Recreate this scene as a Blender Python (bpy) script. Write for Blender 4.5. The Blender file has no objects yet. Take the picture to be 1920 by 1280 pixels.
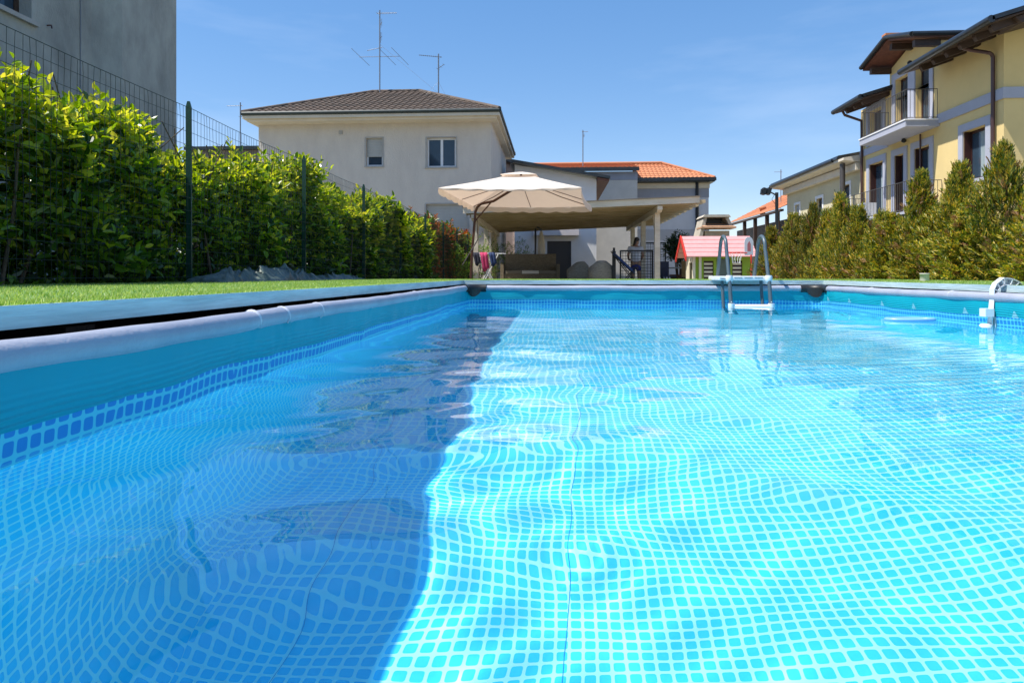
import bpy, math, random
import numpy as np
from math import sin, cos, pi, radians as R, sqrt, floor, atan2
from mathutils import Vector, Matrix

# ------------------------------------------------------------------ camera, sky, sun, exposure
S = bpy.context.scene
C = S.collection
random.seed(7)
cam = bpy.data.objects.new('camera', bpy.data.cameras.new('camera')); C.objects.link(cam); S.camera = cam
cam.location = (0, 0, .313); cam.rotation_euler = (pi/2, 0, R(3.58))
cam.data.lens = 24; cam.data.sensor_width = 36; cam.data.shift_y = -.0648
cam.data.clip_start = .01; cam.data.clip_end = 2000
SUN = Vector((-.53, -.17, 1)).normalized()          # towards the sun
w = bpy.data.worlds.new('World'); S.world = w; w.use_nodes = True
nt = w.node_tree; bg = nt.nodes['Background']
sky = nt.nodes.new('ShaderNodeTexSky'); sky.sky_type = 'NISHITA'; sky.sun_disc = False
sky.sun_elevation = math.asin(SUN.z); sky.sun_rotation = atan2(SUN.x, SUN.y)
sky.air_density = 1.0; sky.dust_density = .1; sky.ozone_density = 2.2; sky.altitude = 100
tcw = nt.nodes.new('ShaderNodeTexCoord'); mpw = nt.nodes.new('ShaderNodeMapping'); mpw.inputs['Scale'].default_value = (1.2, 1.2, 6)
nzw = nt.nodes.new('ShaderNodeTexNoise'); nzw.inputs['Scale'].default_value = 2.2; nzw.inputs['Detail'].default_value = 7; nzw.inputs['Roughness'].default_value = .55
rmp = nt.nodes.new('ShaderNodeMapRange'); rmp.inputs['From Min'].default_value = .46; rmp.inputs['From Max'].default_value = .78; rmp.inputs['To Max'].default_value = .13
mxw = nt.nodes.new('ShaderNodeMixRGB'); mxw.inputs['Color2'].default_value = (4.2, 4.5, 5, 1)
nt.links.new(tcw.outputs['Generated'], mpw.inputs[0]); nt.links.new(mpw.outputs[0], nzw.inputs['Vector'])
nt.links.new(nzw.outputs['Fac'], rmp.inputs['Value']); nt.links.new(rmp.outputs[0], mxw.inputs['Fac'])
hsw = nt.nodes.new('ShaderNodeHueSaturation'); hsw.inputs['Saturation'].default_value = 1.6; hsw.inputs['Value'].default_value = 1.0; gmw = nt.nodes.new('ShaderNodeGamma'); gmw.inputs['Gamma'].default_value = .62; nt.links.new(sky.outputs[0], gmw.inputs['Color']); nt.links.new(gmw.outputs[0], hsw.inputs['Color']); tnw = nt.nodes.new('ShaderNodeMixRGB'); tnw.blend_type = 'MULTIPLY'; tnw.inputs['Fac'].default_value = 1; tnw.inputs['Color2'].default_value = (1.03, .99, 1.08, 1); nt.links.new(hsw.outputs[0], tnw.inputs['Color1']); nt.links.new(tnw.outputs[0], mxw.inputs['Color1']); nt.links.new(mxw.outputs[0], bg.inputs[0])
bg.inputs[1].default_value = .185
sl = bpy.data.lights.new('sun', 'SUN'); sl.energy = 4.4; sl.angle = R(.5); sl.color = (1, .96, .88)
so = bpy.data.objects.new('sun', sl); C.objects.link(so)
so.rotation_euler = (-SUN).to_track_quat('-Z', 'Y').to_euler()
sl.cycles.is_caustics_light = True
S.view_settings.view_transform = 'Standard'; S.view_settings.look = 'None'
S.view_settings.gamma = 1; S.view_settings.exposure = .72
S.cycles.use_denoising = True
S.cycles.sample_clamp_indirect = 6
S.cycles.max_bounces = 10; S.cycles.transparent_max_bounces = 16

# ------------------------------------------------------------------ helpers
def lnk(nt, a, b): nt.links.new(a, b)

def M(name, col, rough=.6, var=.0, vs=3., bump=0., bs=40., metal=0., spec=.5, col2=None, detail=5, stretch=None, island=None):
    """procedural principled material: base colour, noise variation, noise bump"""
    m = bpy.data.materials.new(name); m.use_nodes = True; nt = m.node_tree; b = nt.nodes['Principled BSDF']
    b.inputs['Base Color'].default_value = (*col, 1); b.inputs['Roughness'].default_value = rough
    b.inputs['Metallic'].default_value = metal; b.inputs['Specular IOR Level'].default_value = spec
    tc = nt.nodes.new('ShaderNodeTexCoord'); vec = tc.outputs['Object']
    if stretch:
        mp = nt.nodes.new('ShaderNodeMapping'); mp.inputs['Scale'].default_value = stretch; lnk(nt, vec, mp.inputs[0]); vec = mp.outputs[0]
    if var or col2:
        c2 = col2 or tuple(max(0, c*(1-var)) for c in col)
        n = nt.nodes.new('ShaderNodeTexNoise'); n.inputs['Scale'].default_value = vs; n.inputs['Detail'].default_value = detail
        n.inputs['Roughness'].default_value = .65
        lnk(nt, vec, n.inputs['Vector'])
        r = nt.nodes.new('ShaderNodeMapRange'); r.inputs['From Min'].default_value = .36; r.inputs['From Max'].default_value = .66
        mx = nt.nodes.new('ShaderNodeMixRGB'); mx.inputs[1].default_value = (*col, 1); mx.inputs[2].default_value = (*c2, 1)
        lnk(nt, n.outputs['Fac'], r.inputs['Value']); lnk(nt, r.outputs[0], mx.inputs[0]); out = mx.outputs[0]
        if island:
            g = nt.nodes.new('ShaderNodeNewGeometry'); m2 = nt.nodes.new('ShaderNodeMixRGB'); m2.inputs[2].default_value = (*island, 1)
            lnk(nt, g.outputs['Random Per Island'], m2.inputs[0]); lnk(nt, out, m2.inputs[1]); out = m2.outputs[0]
        lnk(nt, out, b.inputs['Base Color'])
    if bump:
        n2 = nt.nodes.new('ShaderNodeTexNoise'); n2.inputs['Scale'].default_value = bs; n2.inputs['Detail'].default_value = 4
        lnk(nt, vec, n2.inputs['Vector'])
        bp = nt.nodes.new('ShaderNodeBump'); bp.inputs['Strength'].default_value = bump; bp.inputs['Distance'].default_value = .02
        lnk(nt, n2.outputs['Fac'], bp.inputs['Height']); lnk(nt, bp.outputs[0], b.inputs['Normal'])
    return m

def leafmat(name, cols, rough=.4, trans=.38, spec=.5):
    m = bpy.data.materials.new(name); m.use_nodes = True; nt = m.node_tree; b = nt.nodes['Principled BSDF']
    g = nt.nodes.new('ShaderNodeNewGeometry'); r = nt.nodes.new('ShaderNodeValToRGB')
    el = r.color_ramp.elements
    while len(el) < len(cols): el.new(.5)
    for i, c in enumerate(cols): el[i].position = i/(len(cols)-1); el[i].color = (*c, 1)
    lnk(nt, g.outputs['Random Per Island'], r.inputs[0]); lnk(nt, r.outputs[0], b.inputs['Base Color'])
    b.inputs['Roughness'].default_value = rough; b.inputs['Specular IOR Level'].default_value = spec
    t = nt.nodes.new('ShaderNodeBsdfTranslucent'); mx = nt.nodes.new('ShaderNodeMixShader'); mx.inputs[0].default_value = trans
    hs = nt.nodes.new('ShaderNodeHueSaturation'); hs.inputs['Saturation'].default_value = 1.1; hs.inputs['Value'].default_value = 2.0; hs.inputs['Hue'].default_value = .485
    lnk(nt, r.outputs[0], hs.inputs['Color']); lnk(nt, hs.outputs[0], t.inputs[0])
    lnk(nt, b.outputs[0], mx.inputs[1]); lnk(nt, t.outputs[0], mx.inputs[2]); lnk(nt, mx.outputs[0], nt.nodes['Material Output'].inputs[0])
    return m

def origin(p):
    v = Vector((0, 0, 0))
    while p is not None: v += Vector(p.location); p = p.parent
    return v

def tag(o, label=None, cat=None, group=None, kind=None):
    if label: o['label'] = label
    if cat: o['category'] = cat
    if group: o['group'] = group
    if kind: o['kind'] = kind
    return o

def thing(name, loc, label, cat, group=None):
    o = bpy.data.objects.new(name, None); C.objects.link(o); o.location = loc; o.empty_display_size = .1
    return tag(o, label, cat, group)

class MB:
    def __init__(s): s.v = []; s.f = []; s.sm = []
    def add(s, vs, fs, smooth=False):
        n = len(s.v); s.v += [tuple(v) for v in vs]; s.f += [tuple(i+n for i in f) for f in fs]; s.sm += [smooth]*len(fs)
        return s
    def box(s, a, b, rot=None, piv=None):
        (x0, y0, z0), (x1, y1, z1) = a, b
        vs = [(x0,y0,z0),(x1,y0,z0),(x1,y1,z0),(x0,y1,z0),(x0,y0,z1),(x1,y0,z1),(x1,y1,z1),(x0,y1,z1)]
        if rot is not None:
            p = Vector(piv) if piv else (Vector(a)+Vector(b))/2
            vs = [tuple(rot @ (Vector(v)-p) + p) for v in vs]
        return s.add(vs, [(0,3,2,1),(4,5,6,7),(0,1,5,4),(1,2,6,5),(2,3,7,6),(3,0,4,7)])
    def beam(s, p, q, w, h, up=(0, 0, 1), roll=0):
        """rectangular bar from p to q, w wide, h high"""
        p = Vector(p); q = Vector(q); d = (q-p).normalized(); u = Vector(up)
        if abs(d.dot(u)) > .99: u = Vector((0, 1, 0))
        r = d.cross(u).normalized(); u = r.cross(d).normalized()
        vs = [c + r*a*w/2 + u*b*h/2 for c in (p, q) for a, b in ((-1,-1),(1,-1),(1,1),(-1,1))]
        return s.add(vs, [(3,2,1,0),(4,5,6,7),(0,1,5,4),(1,2,6,5),(2,3,7,6),(3,0,4,7)])
    def tube(s, pts, r, n=8, cap=True, smooth=True):
        pts = [Vector(p) for p in pts]; m = len(pts); rs = r if isinstance(r, (list, tuple)) else [r]*m
        vs = []; ref = None
        for i, p in enumerate(pts):
            d = (pts[min(i+1, m-1)] - pts[max(i-1, 0)]).normalized()
            if ref is None: ref = Vector((0, 0, 1)) if abs(d.z) < .9 else Vector((1, 0, 0))
            a = d.cross(ref).normalized(); b = a.cross(d).normalized(); ref = b
            vs += [p + (a*cos(2*pi*k/n) + b*sin(2*pi*k/n))*rs[i] for k in range(n)]
        fs = [(i*n+k, i*n+(k+1) % n, (i+1)*n+(k+1) % n, (i+1)*n+k) for i in range(m-1) for k in range(n)]
        s.add(vs, fs, smooth)
        if cap: s.add(vs[:n], [tuple(range(n))[::-1]]); s.add(vs[-n:], [tuple(range(n))])
        return s
    def lathe(s, c, prof, n=16, smooth=True):
        c = Vector(c); vs = [(c.x+r*cos(2*pi*k/n), c.y+r*sin(2*pi*k/n), c.z+z) for r, z in prof for k in range(n)]
        m = len(prof)
        s.add(vs, [(i*n+k, i*n+(k+1) % n, (i+1)*n+(k+1) % n, (i+1)*n+k) for i in range(m-1) for k in range(n)], smooth)
        s.add(vs[:n], [tuple(range(n))[::-1]]); s.add(vs[-n:], [tuple(range(n))]); return s
    def prism(s, poly, vec):
        n = len(poly); v = Vector(vec); a = [Vector(p) for p in poly]; b = [p+v for p in a]
        return s.add(a+b, [tuple(range(n))[::-1], tuple(range(n, 2*n))] + [(i, (i+1) % n, n+(i+1) % n, n+i) for i in range(n)])
    def build(s, name, mat, parent=None, fix=True):
        me = bpy.data.meshes.new(name); o0 = origin(parent)
        me.from_pydata([(x-o0.x, y-o0.y, z-o0.z) for x, y, z in s.v], [], s.f)
        me.polygons.foreach_set('use_smooth', s.sm)
        if fix:
            import bmesh
            bm = bmesh.new(); bm.from_mesh(me); bmesh.ops.recalc_face_normals(bm, faces=bm.faces); bm.to_mesh(me); bm.free()
        me.materials.append(mat); me.update()
        o = bpy.data.objects.new(name, me); C.objects.link(o); o.parent = parent
        return o

def npmesh(name, verts, faces, mat, parent=None, smooth=False):
    """fast mesh: verts (n,3), faces (m,k) numpy"""
    o0 = np.array(origin(parent)); verts = np.asarray(verts, dtype=np.float32) - o0.astype(np.float32)
    me = bpy.data.meshes.new(name); k = faces.shape[1]
    me.vertices.add(len(verts)); me.vertices.foreach_set('co', verts.astype(np.float32).ravel())
    me.loops.add(faces.size); me.loops.foreach_set('vertex_index', faces.astype(np.int32).ravel())
    me.polygons.add(len(faces)); me.polygons.foreach_set('loop_start', np.arange(0, faces.size, k, dtype=np.int32))
    me.polygons.foreach_set('loop_total', np.full(len(faces), k, dtype=np.int32))
    me.polygons.foreach_set('use_smooth', np.full(len(faces), smooth))
    me.update(calc_edges=True); me.validate(); me.materials.append(mat)
    o = bpy.data.objects.new(name, me); C.objects.link(o); o.parent = parent
    return o

def struct(name, mb, mat): return tag(mb.build(name, mat), kind='structure')

# ------------------------------------------------------------------ materials
ms = {}
ms['stucco'] = M('beige_stucco', (.64, .58, .51), .9, .22, 2.2, 1, 30, col2=(.58, .52, .46), stretch=(1, 1, .35))
ms['grey_wall'] = M('grey_render', (.38, .39, .365), .95, .0, 1.1, .5, 40, col2=(.21, .215, .205), stretch=(1, 1, .5))
ms['white_wall'] = M('white_render', (.86, .85, .86), .9, .10, 1, .4, 50)
ms['yellow'] = M('yellow_render', (.74, .56, .25), .9, .10, .7, .35, 60)
ms['pale_yellow'] = M('pale_yellow_render', (.66, .58, .38), .9, .12, .7, .35, 60)
ms['grey_trim'] = M('lilac_grey_trim', (.40, .41, .48), .8, .08, 2)
ms['cream_trim'] = M('cream_trim', (.72, .64, .52), .8, .1, 2)
ms['grey_block'] = M('bluish_grey_render', (.30, .31, .36), .9, .15, 1)
ms['lt_grey_block'] = M('light_grey_render', (.52, .53, .58), .9, .1, 1)
ms['tan_block'] = M('tan_render', (.56, .52, .47), .9, .15, 1)
ms['dark_metal'] = M('dark_gutter_metal', (.05, .055, .06), .35, .3, 3, metal=.6)
ms['green_gutter'] = M('dark_green_gutter', (.03, .045, .045), .5, .3, 3)
ms['brown_pipe'] = M('brown_downpipe', (.09, .045, .04), .35, .2, 3, metal=.3)
ms['dark_wood'] = M('dark_brown_wood', (.065, .035, .022), .6, .4, 6, .4, 30, stretch=(1, 1, 4))
ms['red_wood'] = M('red_brown_wood', (.16, .055, .03), .6, .4, 6)
ms['door_wood'] = M('dark_red_shutter_wood', (.045, .014, .012), .5, .3, 5)
ms['tile_brown'] = M('weathered_roof_tile', (.095, .068, .05), .85, .5, 1.6, .5, 30, col2=(.05, .042, .036), island=(.13, .09, .065))
ms['tile_red'] = M('orange_roof_tile', (.50, .17, .07), .8, .35, 1.6, .4, 30, col2=(.36, .13, .06), island=(.55, .22, .10))
ms['rail'] = M('grey_iron', (.10, .09, .085), .5, .2, 5, metal=.4)
ms['black'] = M('black_iron', (.012, .013, .015), .5, .2, 5)
ms['green_post'] = M('green_coated_steel', (.010, .06, .045), .4, .3, 8)
ms['green_wire'] = M('green_coated_wire', (.008, .02, .018), .5)
ms['antenna'] = M('grey_aluminium', (.22, .23, .25), .4, metal=.5)
ms['pvc'] = M('white_pvc', (.75, .76, .78), .35, .06, 5)
ms['shutter'] = M('grey_roller_shutter', (.46, .46, .44), .6, .08, 3, stretch=(1, 1, 1))
ms['curtain'] = M('pale_curtain', (.30, .36, .38), .8, .2, 4, stretch=(6, 6, .4))
def glassmat(name, col, rough=.04):
    m = M(name, col, rough, .3, 1.2); return m
ms['glass'] = glassmat('window_glass', (.035, .06, .09))
ms['stone'] = M('stone_sill', (.42, .41, .39), .8, .2, 4)
ms['soffit'] = M('painted_soffit', (.66, .58, .46), .85, .12, 2)
ms['pine'] = M('weathered_pine', (.78, .70, .55), .7, .0, 2.5, .3, 30, col2=(.62, .54, .40), stretch=(.6, .6, 3))
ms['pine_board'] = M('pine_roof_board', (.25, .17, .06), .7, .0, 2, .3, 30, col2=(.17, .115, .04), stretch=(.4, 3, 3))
ms['pine_rafter'] = M('shaded_golden_pine', (.54, .43, .26), .7, .0, 2.5, .3, 30, col2=(.40, .31, .17), stretch=(.6, 3, 3))  # rafters darker than the posts: underside shade put into the colour
ms['canvas'] = M('off_white_canvas', (.86, .80, .72), .9, .06, 3, .15, 60)
ms['brown_metal'] = M('brown_powder_coat', (.11, .05, .035), .4, .2, 5, metal=.3)
ms['stem'] = M('shrub_bark', (.14, .10, .065), .9, .5, 12, .5, 50)

# ------------------------------------------------------------------ pool dimensions
X0, X1, Y0, Y1 = -.925, 2.735, -.10, 7.23
FLOOR = -1.10
TILE = .0333

def gz(x, y):                                   # height of the turf around the pool
    t = min(1, max(0, (x-2.4)/.5)); return .257 - .016*t*min(1.4, max(0, (7.3-y)/4.3))

# ------------------------------------------------------------------ ground, pit and turf
g_m = M('garden_ground', (.30, .27, .21), .95, .0, .5, .5, 30, col2=(.20, .20, .12))
mb = MB(); GZ = -.17; BX = (-1.30, 3.10, -.45, 7.55)
xs = [-400, BX[0], BX[1], 400]; ys = [-400, BX[2], BX[3], 500]
for i in range(3):
    for j in range(3):
        if i == 1 and j == 1: continue
        mb.add([(xs[i],ys[j],GZ),(xs[i+1],ys[j],GZ),(xs[i+1],ys[j+1],GZ),(xs[i],ys[j+1],GZ)], [(0,1,2,3)])
struct('ground', mb, g_m)
pit = MB()
bx0, bx1, by0, by1 = BX
for a, b in (((bx0,by0),(bx1,by0)), ((bx1,by0),(bx1,by1)), ((bx1,by1),(bx0,by1)), ((bx0,by1),(bx0,by0))):
    pit.add([(*a,-1.16),(*b,-1.16),(*b,.20),(*a,.20)], [(0,1,2,3)])
pit.add([(bx0,by0,-1.16),(bx1,by0,-1.16),(bx1,by1,-1.16),(bx0,by1,-1.16)], [(0,1,2,3)])
struct('terrain', pit, M('pit_earth', (.02, .015, .012), 1, .4, 5, .6, 30))
# turf deck as a slab with an opening
EX0, EX1, EY0, EY1 = -.988, 2.805, -.17, 7.305      # inner edge of the opening
OX0, OX1, OY0, OY1 = -3.1, 4.25, -3, 9.3
tm = M('turf_backing', (.10, .21, .045), .95, .0, 2.5, .5, 90, col2=(.15, .27, .07))
def strip(mb, xa, xb, ya, yb, nx, ny):
    vs = [(xa+(xb-xa)*i/nx, ya+(yb-ya)*j/ny) for j in range(ny+1) for i in range(nx+1)]
    vs = [(x, y, gz(x, y)) for x, y in vs]
    mb.add(vs, [(j*(nx+1)+i, j*(nx+1)+i+1, (j+1)*(nx+1)+i+1, (j+1)*(nx+1)+i) for j in range(ny) for i in range(nx)])
mb = MB()
strip(mb, OX0, EX0, OY0, OY1, 4, 20); strip(mb, EX1, OX1, OY0, OY1, 4, 20); strip(mb, EX0, EX1, EY1, OY1, 12, 4); strip(mb, EX0, EX1, OY0, EY0, 12, 4)
for a, b in (((OX0,OY0),(OX1,OY0)), ((OX1,OY0),(OX1,OY1)), ((OX1,OY1),(OX0,OY1)), ((OX0,OY1),(OX0,OY0))):
    n = 16; P = [(a[0]+(b[0]-a[0])*i/n, a[1]+(b[1]-a[1])*i/n) for i in range(n+1)]
    for p, q in zip(P, P[1:]): mb.add([(*p,GZ-.05),(*q,GZ-.05),(*q,gz(*q)),(*p,gz(*p))], [(0,1,2,3)])
struct('lawn', mb, tm)
# turf blades
rng = np.random.default_rng(3)
def blades(n, fx, fy, hgt, wid):
    x = fx(n); y = fy(n); z = np.array([gz(a, b) for a, b in zip(x, y)])
    th = rng.uniform(0, 2*pi, n); h = hgt*rng.uniform(.6, 1.25, n); w_ = wid*rng.uniform(.7, 1.3, n)
    lx = rng.normal(0, .45, n)*h; ly = rng.normal(0, .45, n)*h
    a = np.stack([x-np.cos(th)*w_, y-np.sin(th)*w_, z-.002], 1); b = np.stack([x+np.cos(th)*w_, y+np.sin(th)*w_, z-.002], 1)
    c = np.stack([x+lx, y+ly, z+h], 1)
    return np.stack([a, b, c], 1).reshape(-1, 3)
V = []
V.append(blades(70000, lambda n: rng.uniform(-3.0, EX0+.006, n), lambda n: .4+rng.random(n)**1.6*8.8, .009, .0016))
V.append(blades(30000, lambda n: EX0+.006-rng.random(n)**2*.12, lambda n: .3+rng.random(n)**1.3*7, .010, .0015))
V.append(blades(26000, lambda n: rng.uniform(EX1-.004, 4.2, n), lambda n: rng.uniform(1.5, 9.2, n), .009, .0022))
V.append(blades(22000, lambda n: rng.uniform(EX0, EX1, n), lambda n: EY1-.004+rng.random(n)**1.5*1.9, .009, .0025))
V = np.concatenate(V)
turf = npmesh('grass', V, np.arange(len(V)).reshape(-1, 3), leafmat('turf_blade', [(.12, .25, .03), (.27, .40, .07), (.50, .56, .22)], .4, .35))
tag(turf, 'short bright green artificial grass around the pool', 'grass', kind='stuff')
# metal edging round the opening
ed = thing('metal_edging', (EX0, 3, .2), 'galvanised metal edging strip along the cut edge of the green turf', 'edging')
em = M('galvanised_steel', (.60, .74, .77), .45, .0, 4, .2, 25, metal=.15, col2=(.36, .50, .54), stretch=(.5, .5, 6))
def edge(p, q, n, joint):
    e = MB()
    P = [(p[0]+(q[0]-p[0])*i/n, p[1]+(q[1]-p[1])*i/n) for i in range(n+1)]
    d = Vector((q[0]-p[0], q[1]-p[1], 0)).normalized(); o = Vector((d.y, -d.x, 0))*.012     # outward = away from pool
    for a, b in zip(P, P[1:]):
        za, zb = gz(*a), gz(*b)
        e.add([(a[0],a[1],za-.042),(b[0],b[1],zb-.042),(b[0],b[1],zb+.001),(a[0],a[1],za+.001),
               (a[0]+o.x,a[1]+o.y,za-.042),(b[0]+o.x,b[1]+o.y,zb-.042),(b[0]+o.x,b[1]+o.y,zb+.001),(a[0]+o.x,a[1]+o.y,za+.001)],
              [(0,1,2,3),(4,7,6,5),(3,2,6,7),(0,4,5,1)])
    for t in joint:
        x = p[0]+(q[0]-p[0])*t; y = p[1]+(q[1]-p[1])*t; z = gz(x, y)
        c = Vector((x, y, 0)) - o.normalized()*.0012
        e.add([c-d*.03+Vector((0,0,z-.0405)), c+d*.03+Vector((0,0,z-.0405)), c+d*.03+Vector((0,0,z-.001)), c-d*.03+Vector((0,0,z-.001))], [(0,1,2,3)])
    e.build('edging_rail', em, ed, fix=False)
edge((EX0,EY0), (EX0,EY1), 8, (.30, .62)); edge((EX0,EY1), (EX1,EY1), 6, (.5, .9)); edge((EX1,EY1), (EX1,EY0), 8, (.35, .7)); edge((EX1,EY0), (EX0,EY0), 6, ())
# rough wooden deck frame below the edging
dfm = M('shaded_timber', (.035, .022, .015), .9, .4, 10, .4, 60)  # near-black: shade of the gap under the edging is in the colour
for x, sg in ((EX0-.02, -1), (EX1+.02, 1)):
    for i in range(8):
        m = MB(); m.box((min(x, x+sg*.07), .4+i*.95, -.2), (max(x, x+sg*.07), .49+i*.95, .205)); m.build('frame_post', dfm, ed)
for i in range(7): m = MB(); m.box((-.7+i*.55, EY1+.02, -.2), (-.61+i*.55, EY1+.09, .205)); m.build('frame_post', dfm, ed)

# ------------------------------------------------------------------ pool
pool = thing('swimming_pool', ((X0+X1)/2, (Y0+Y1)/2, FLOOR), 'large rectangular frame pool with a blue mosaic liner sunk into the turf', 'pool')
def liner_mat():
    m = bpy.data.materials.new('mosaic_liner'); m.use_nodes = True; nt = m.node_tree; b = nt.nodes['Principled BSDF']; N = nt.nodes.new
    uv = N('ShaderNodeUVMap'); sp = N('ShaderNodeSeparateXYZ'); 
    tc = N('ShaderNodeTexCoord')
    wn = N('ShaderNodeTexNoise'); wn.inputs['Scale'].default_value = 3.0; wn.inputs['Detail'].default_value = 2; lnk(nt, tc.outputs['Object'], wn.inputs['Vector'])
    wv = N('ShaderNodeVectorMath'); wv.operation = 'MULTIPLY_ADD'; wv.inputs[1].default_value = (.7, .7, 0); 
    lnk(nt, wn.outputs['Color'], wv.inputs[0]); lnk(nt, uv.outputs[0], wv.inputs[2]); lnk(nt, wv.outputs[0], sp.inputs[0])
    def math_(op, a, b_=None, c=None, clamp=False):
        n = N('ShaderNodeMath'); n.operation = op; n.use_clamp = clamp
        for i, v in enumerate((a, b_, c)):
            if v is None: continue
            if isinstance(v, (int, float)): n.inputs[i].default_value = v
            else: lnk(nt, v, n.inputs[i])
        return n.outputs[0]
    fx = math_('ABSOLUTE', math_('SUBTRACT', math_('FRACT', sp.outputs[0]), .5)); fy = math_('ABSOLUTE', math_('SUBTRACT', math_('FRACT', sp.outputs[1]), .5))
    d = math_('POWER', math_('ADD', math_('POWER', fx, 5.), math_('POWER', fy, 5.)), .2)
    tile = N('ShaderNodeMapRange'); tile.interpolation_type = 'SMOOTHSTEP'; tile.inputs['From Min'].default_value = .408; tile.inputs['From Max'].default_value = .37; lnk(nt, d, tile.inputs['Value'])
    # per tile tone
    cx = math_('FLOOR', sp.outputs[0]); cy = math_('FLOOR', sp.outputs[1]); cb = N('ShaderNodeCombineXYZ'); lnk(nt, cx, cb.inputs[0]); lnk(nt, cy, cb.inputs[1])
    wnz = N('ShaderNodeTexWhiteNoise'); wnz.noise_dimensions = '3D'; lnk(nt, cb.outputs[0], wnz.inputs['Vector'])
    c1 = N('ShaderNodeMixRGB'); c1.inputs[1].default_value = (.030, .59, .92, 1); c1.inputs[2].default_value = (.060, .67, .96, 1); 
    n2 = N('ShaderNodeTexNoise'); n2.inputs['Scale'].default_value = 60; n2.inputs['Detail'].default_value = 3; lnk(nt, tc.outputs['Object'], n2.inputs['Vector'])
    lnk(nt, math_('ADD', math_('MULTIPLY', wnz.outputs['Value'], .45), math_('MULTIPLY', n2.outputs['Fac'], .6)), c1.inputs[0])
    # darker rim of each printed tile
    rim = N('ShaderNodeMapRange'); rim.inputs['From Min'].default_value = .25; rim.inputs['From Max'].default_value = .41; rim.inputs['To Max'].default_value = .3; lnk(nt, d, rim.inputs['Value'])
    c1b = N('ShaderNodeMixRGB'); c1b.inputs[2].default_value = (.018, .50, .88, 1); lnk(nt, rim.outputs[0], c1b.inputs[0]); lnk(nt, c1.outputs[0], c1b.inputs[1])
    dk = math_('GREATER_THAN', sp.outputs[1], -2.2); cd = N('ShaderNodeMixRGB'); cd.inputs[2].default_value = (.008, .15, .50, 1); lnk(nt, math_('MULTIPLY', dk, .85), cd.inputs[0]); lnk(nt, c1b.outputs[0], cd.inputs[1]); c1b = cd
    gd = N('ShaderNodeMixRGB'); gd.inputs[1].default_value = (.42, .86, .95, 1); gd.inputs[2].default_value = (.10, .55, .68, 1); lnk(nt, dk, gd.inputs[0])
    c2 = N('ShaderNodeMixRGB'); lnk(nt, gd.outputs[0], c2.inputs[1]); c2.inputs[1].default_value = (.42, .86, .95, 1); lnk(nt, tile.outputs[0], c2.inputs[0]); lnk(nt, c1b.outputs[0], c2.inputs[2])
    # plain band above the mosaic: uv.y > 0
    pl = N('ShaderNodeMath'); pl.operation = 'GREATER_THAN'; pl.inputs[1].default_value = .42; lnk(nt, sp.outputs[1], pl.inputs[0])
    n3 = N('ShaderNodeTexNoise'); n3.inputs['Scale'].default_value = 1.5; lnk(nt, tc.outputs['Object'], n3.inputs['Vector'])
    cp = N('ShaderNodeMixRGB'); cp.inputs[1].default_value = (.002, .29, .38, 1); cp.inputs[2].default_value = (.005, .35, .45, 1); lnk(nt, n3.outputs['Fac'], cp.inputs[0])
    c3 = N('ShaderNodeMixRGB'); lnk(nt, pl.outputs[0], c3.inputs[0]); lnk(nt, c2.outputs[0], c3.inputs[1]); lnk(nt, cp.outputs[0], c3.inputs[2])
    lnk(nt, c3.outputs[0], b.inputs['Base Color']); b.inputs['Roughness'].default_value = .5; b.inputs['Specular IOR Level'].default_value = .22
    # wrinkles: fine horizontal pleats just above the mosaic
    wt = N('ShaderNodeTexWave'); wt.wave_type = 'BANDS'; wt.bands_direction = 'Y'; wt.inputs['Scale'].default_value = .75; wt.inputs['Distortion'].default_value = 2.5; wt.inputs['Detail'].default_value = 1; wt.inputs['Detail Scale'].default_value = .25
    lnk(nt, uv.outputs[0], wt.inputs['Vector'])
    win = N('ShaderNodeMapRange'); win.inputs['From Min'].default_value = 2.6; win.inputs['From Max'].default_value = .6; lnk(nt, sp.outputs[1], win.inputs['Value'])
    hw = math_('MULTIPLY', math_('MULTIPLY', wt.outputs['Fac'], win.outputs[0]), pl.outputs[0])
    n4 = N('ShaderNodeTexNoise'); n4.inputs['Scale'].default_value = 5; n4.inputs['Detail'].default_value = 3; lnk(nt, tc.outputs['Object'], n4.inputs['Vector'])
    bp = N('ShaderNodeBump'); bp.inputs['Strength'].default_value = .7; bp.inputs['Distance'].default_value = .006
    lnk(nt, math_('ADD', math_('MULTIPLY', hw, .8), math_('MULTIPLY', n4.outputs['Fac'], 1.2)), bp.inputs['Height']); lnk(nt, bp.outputs[0], b.inputs['Normal'])
    return m
def outline(inset, rc=.16, step=.03):
    """rounded rectangle, returns (x,y,s,nx,ny)"""
    xa, xb, ya, yb = X0, X1, Y0, Y1; P = []; s = 0
    def seg(p, q, n_):
        nonlocal s
        L = sqrt((q[0]-p[0])**2+(q[1]-p[1])**2); k = max(1, int(L/step))
        for i in range(k): t = i/k; P.append((p[0]+(q[0]-p[0])*t, p[1]+(q[1]-p[1])*t, s+L*t, *n_))
        s += L
    def arc(c, a0):
        nonlocal s
        for i in range(5): a = a0+i/5*pi/2; P.append((c[0]+rc*cos(a), c[1]+rc*sin(a), s+rc*pi/2*i/5, -cos(a), -sin(a)))
        s += rc*pi/2
    seg((xa+rc,ya),(xb-rc,ya),(0,1)); arc((xb-rc,ya+rc),-pi/2); seg((xb,ya+rc),(xb,yb-rc),(-1,0)); arc((xb-rc,yb-rc),0)
    seg((xb-rc,yb),(xa+rc,yb),(0,-1)); arc((xa+rc,yb-rc),pi/2); seg((xa,yb-rc),(xa,ya+rc),(1,0)); arc((xa+rc,ya+rc),pi)
    return P, s
OUT, PER = outline(0)
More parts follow.
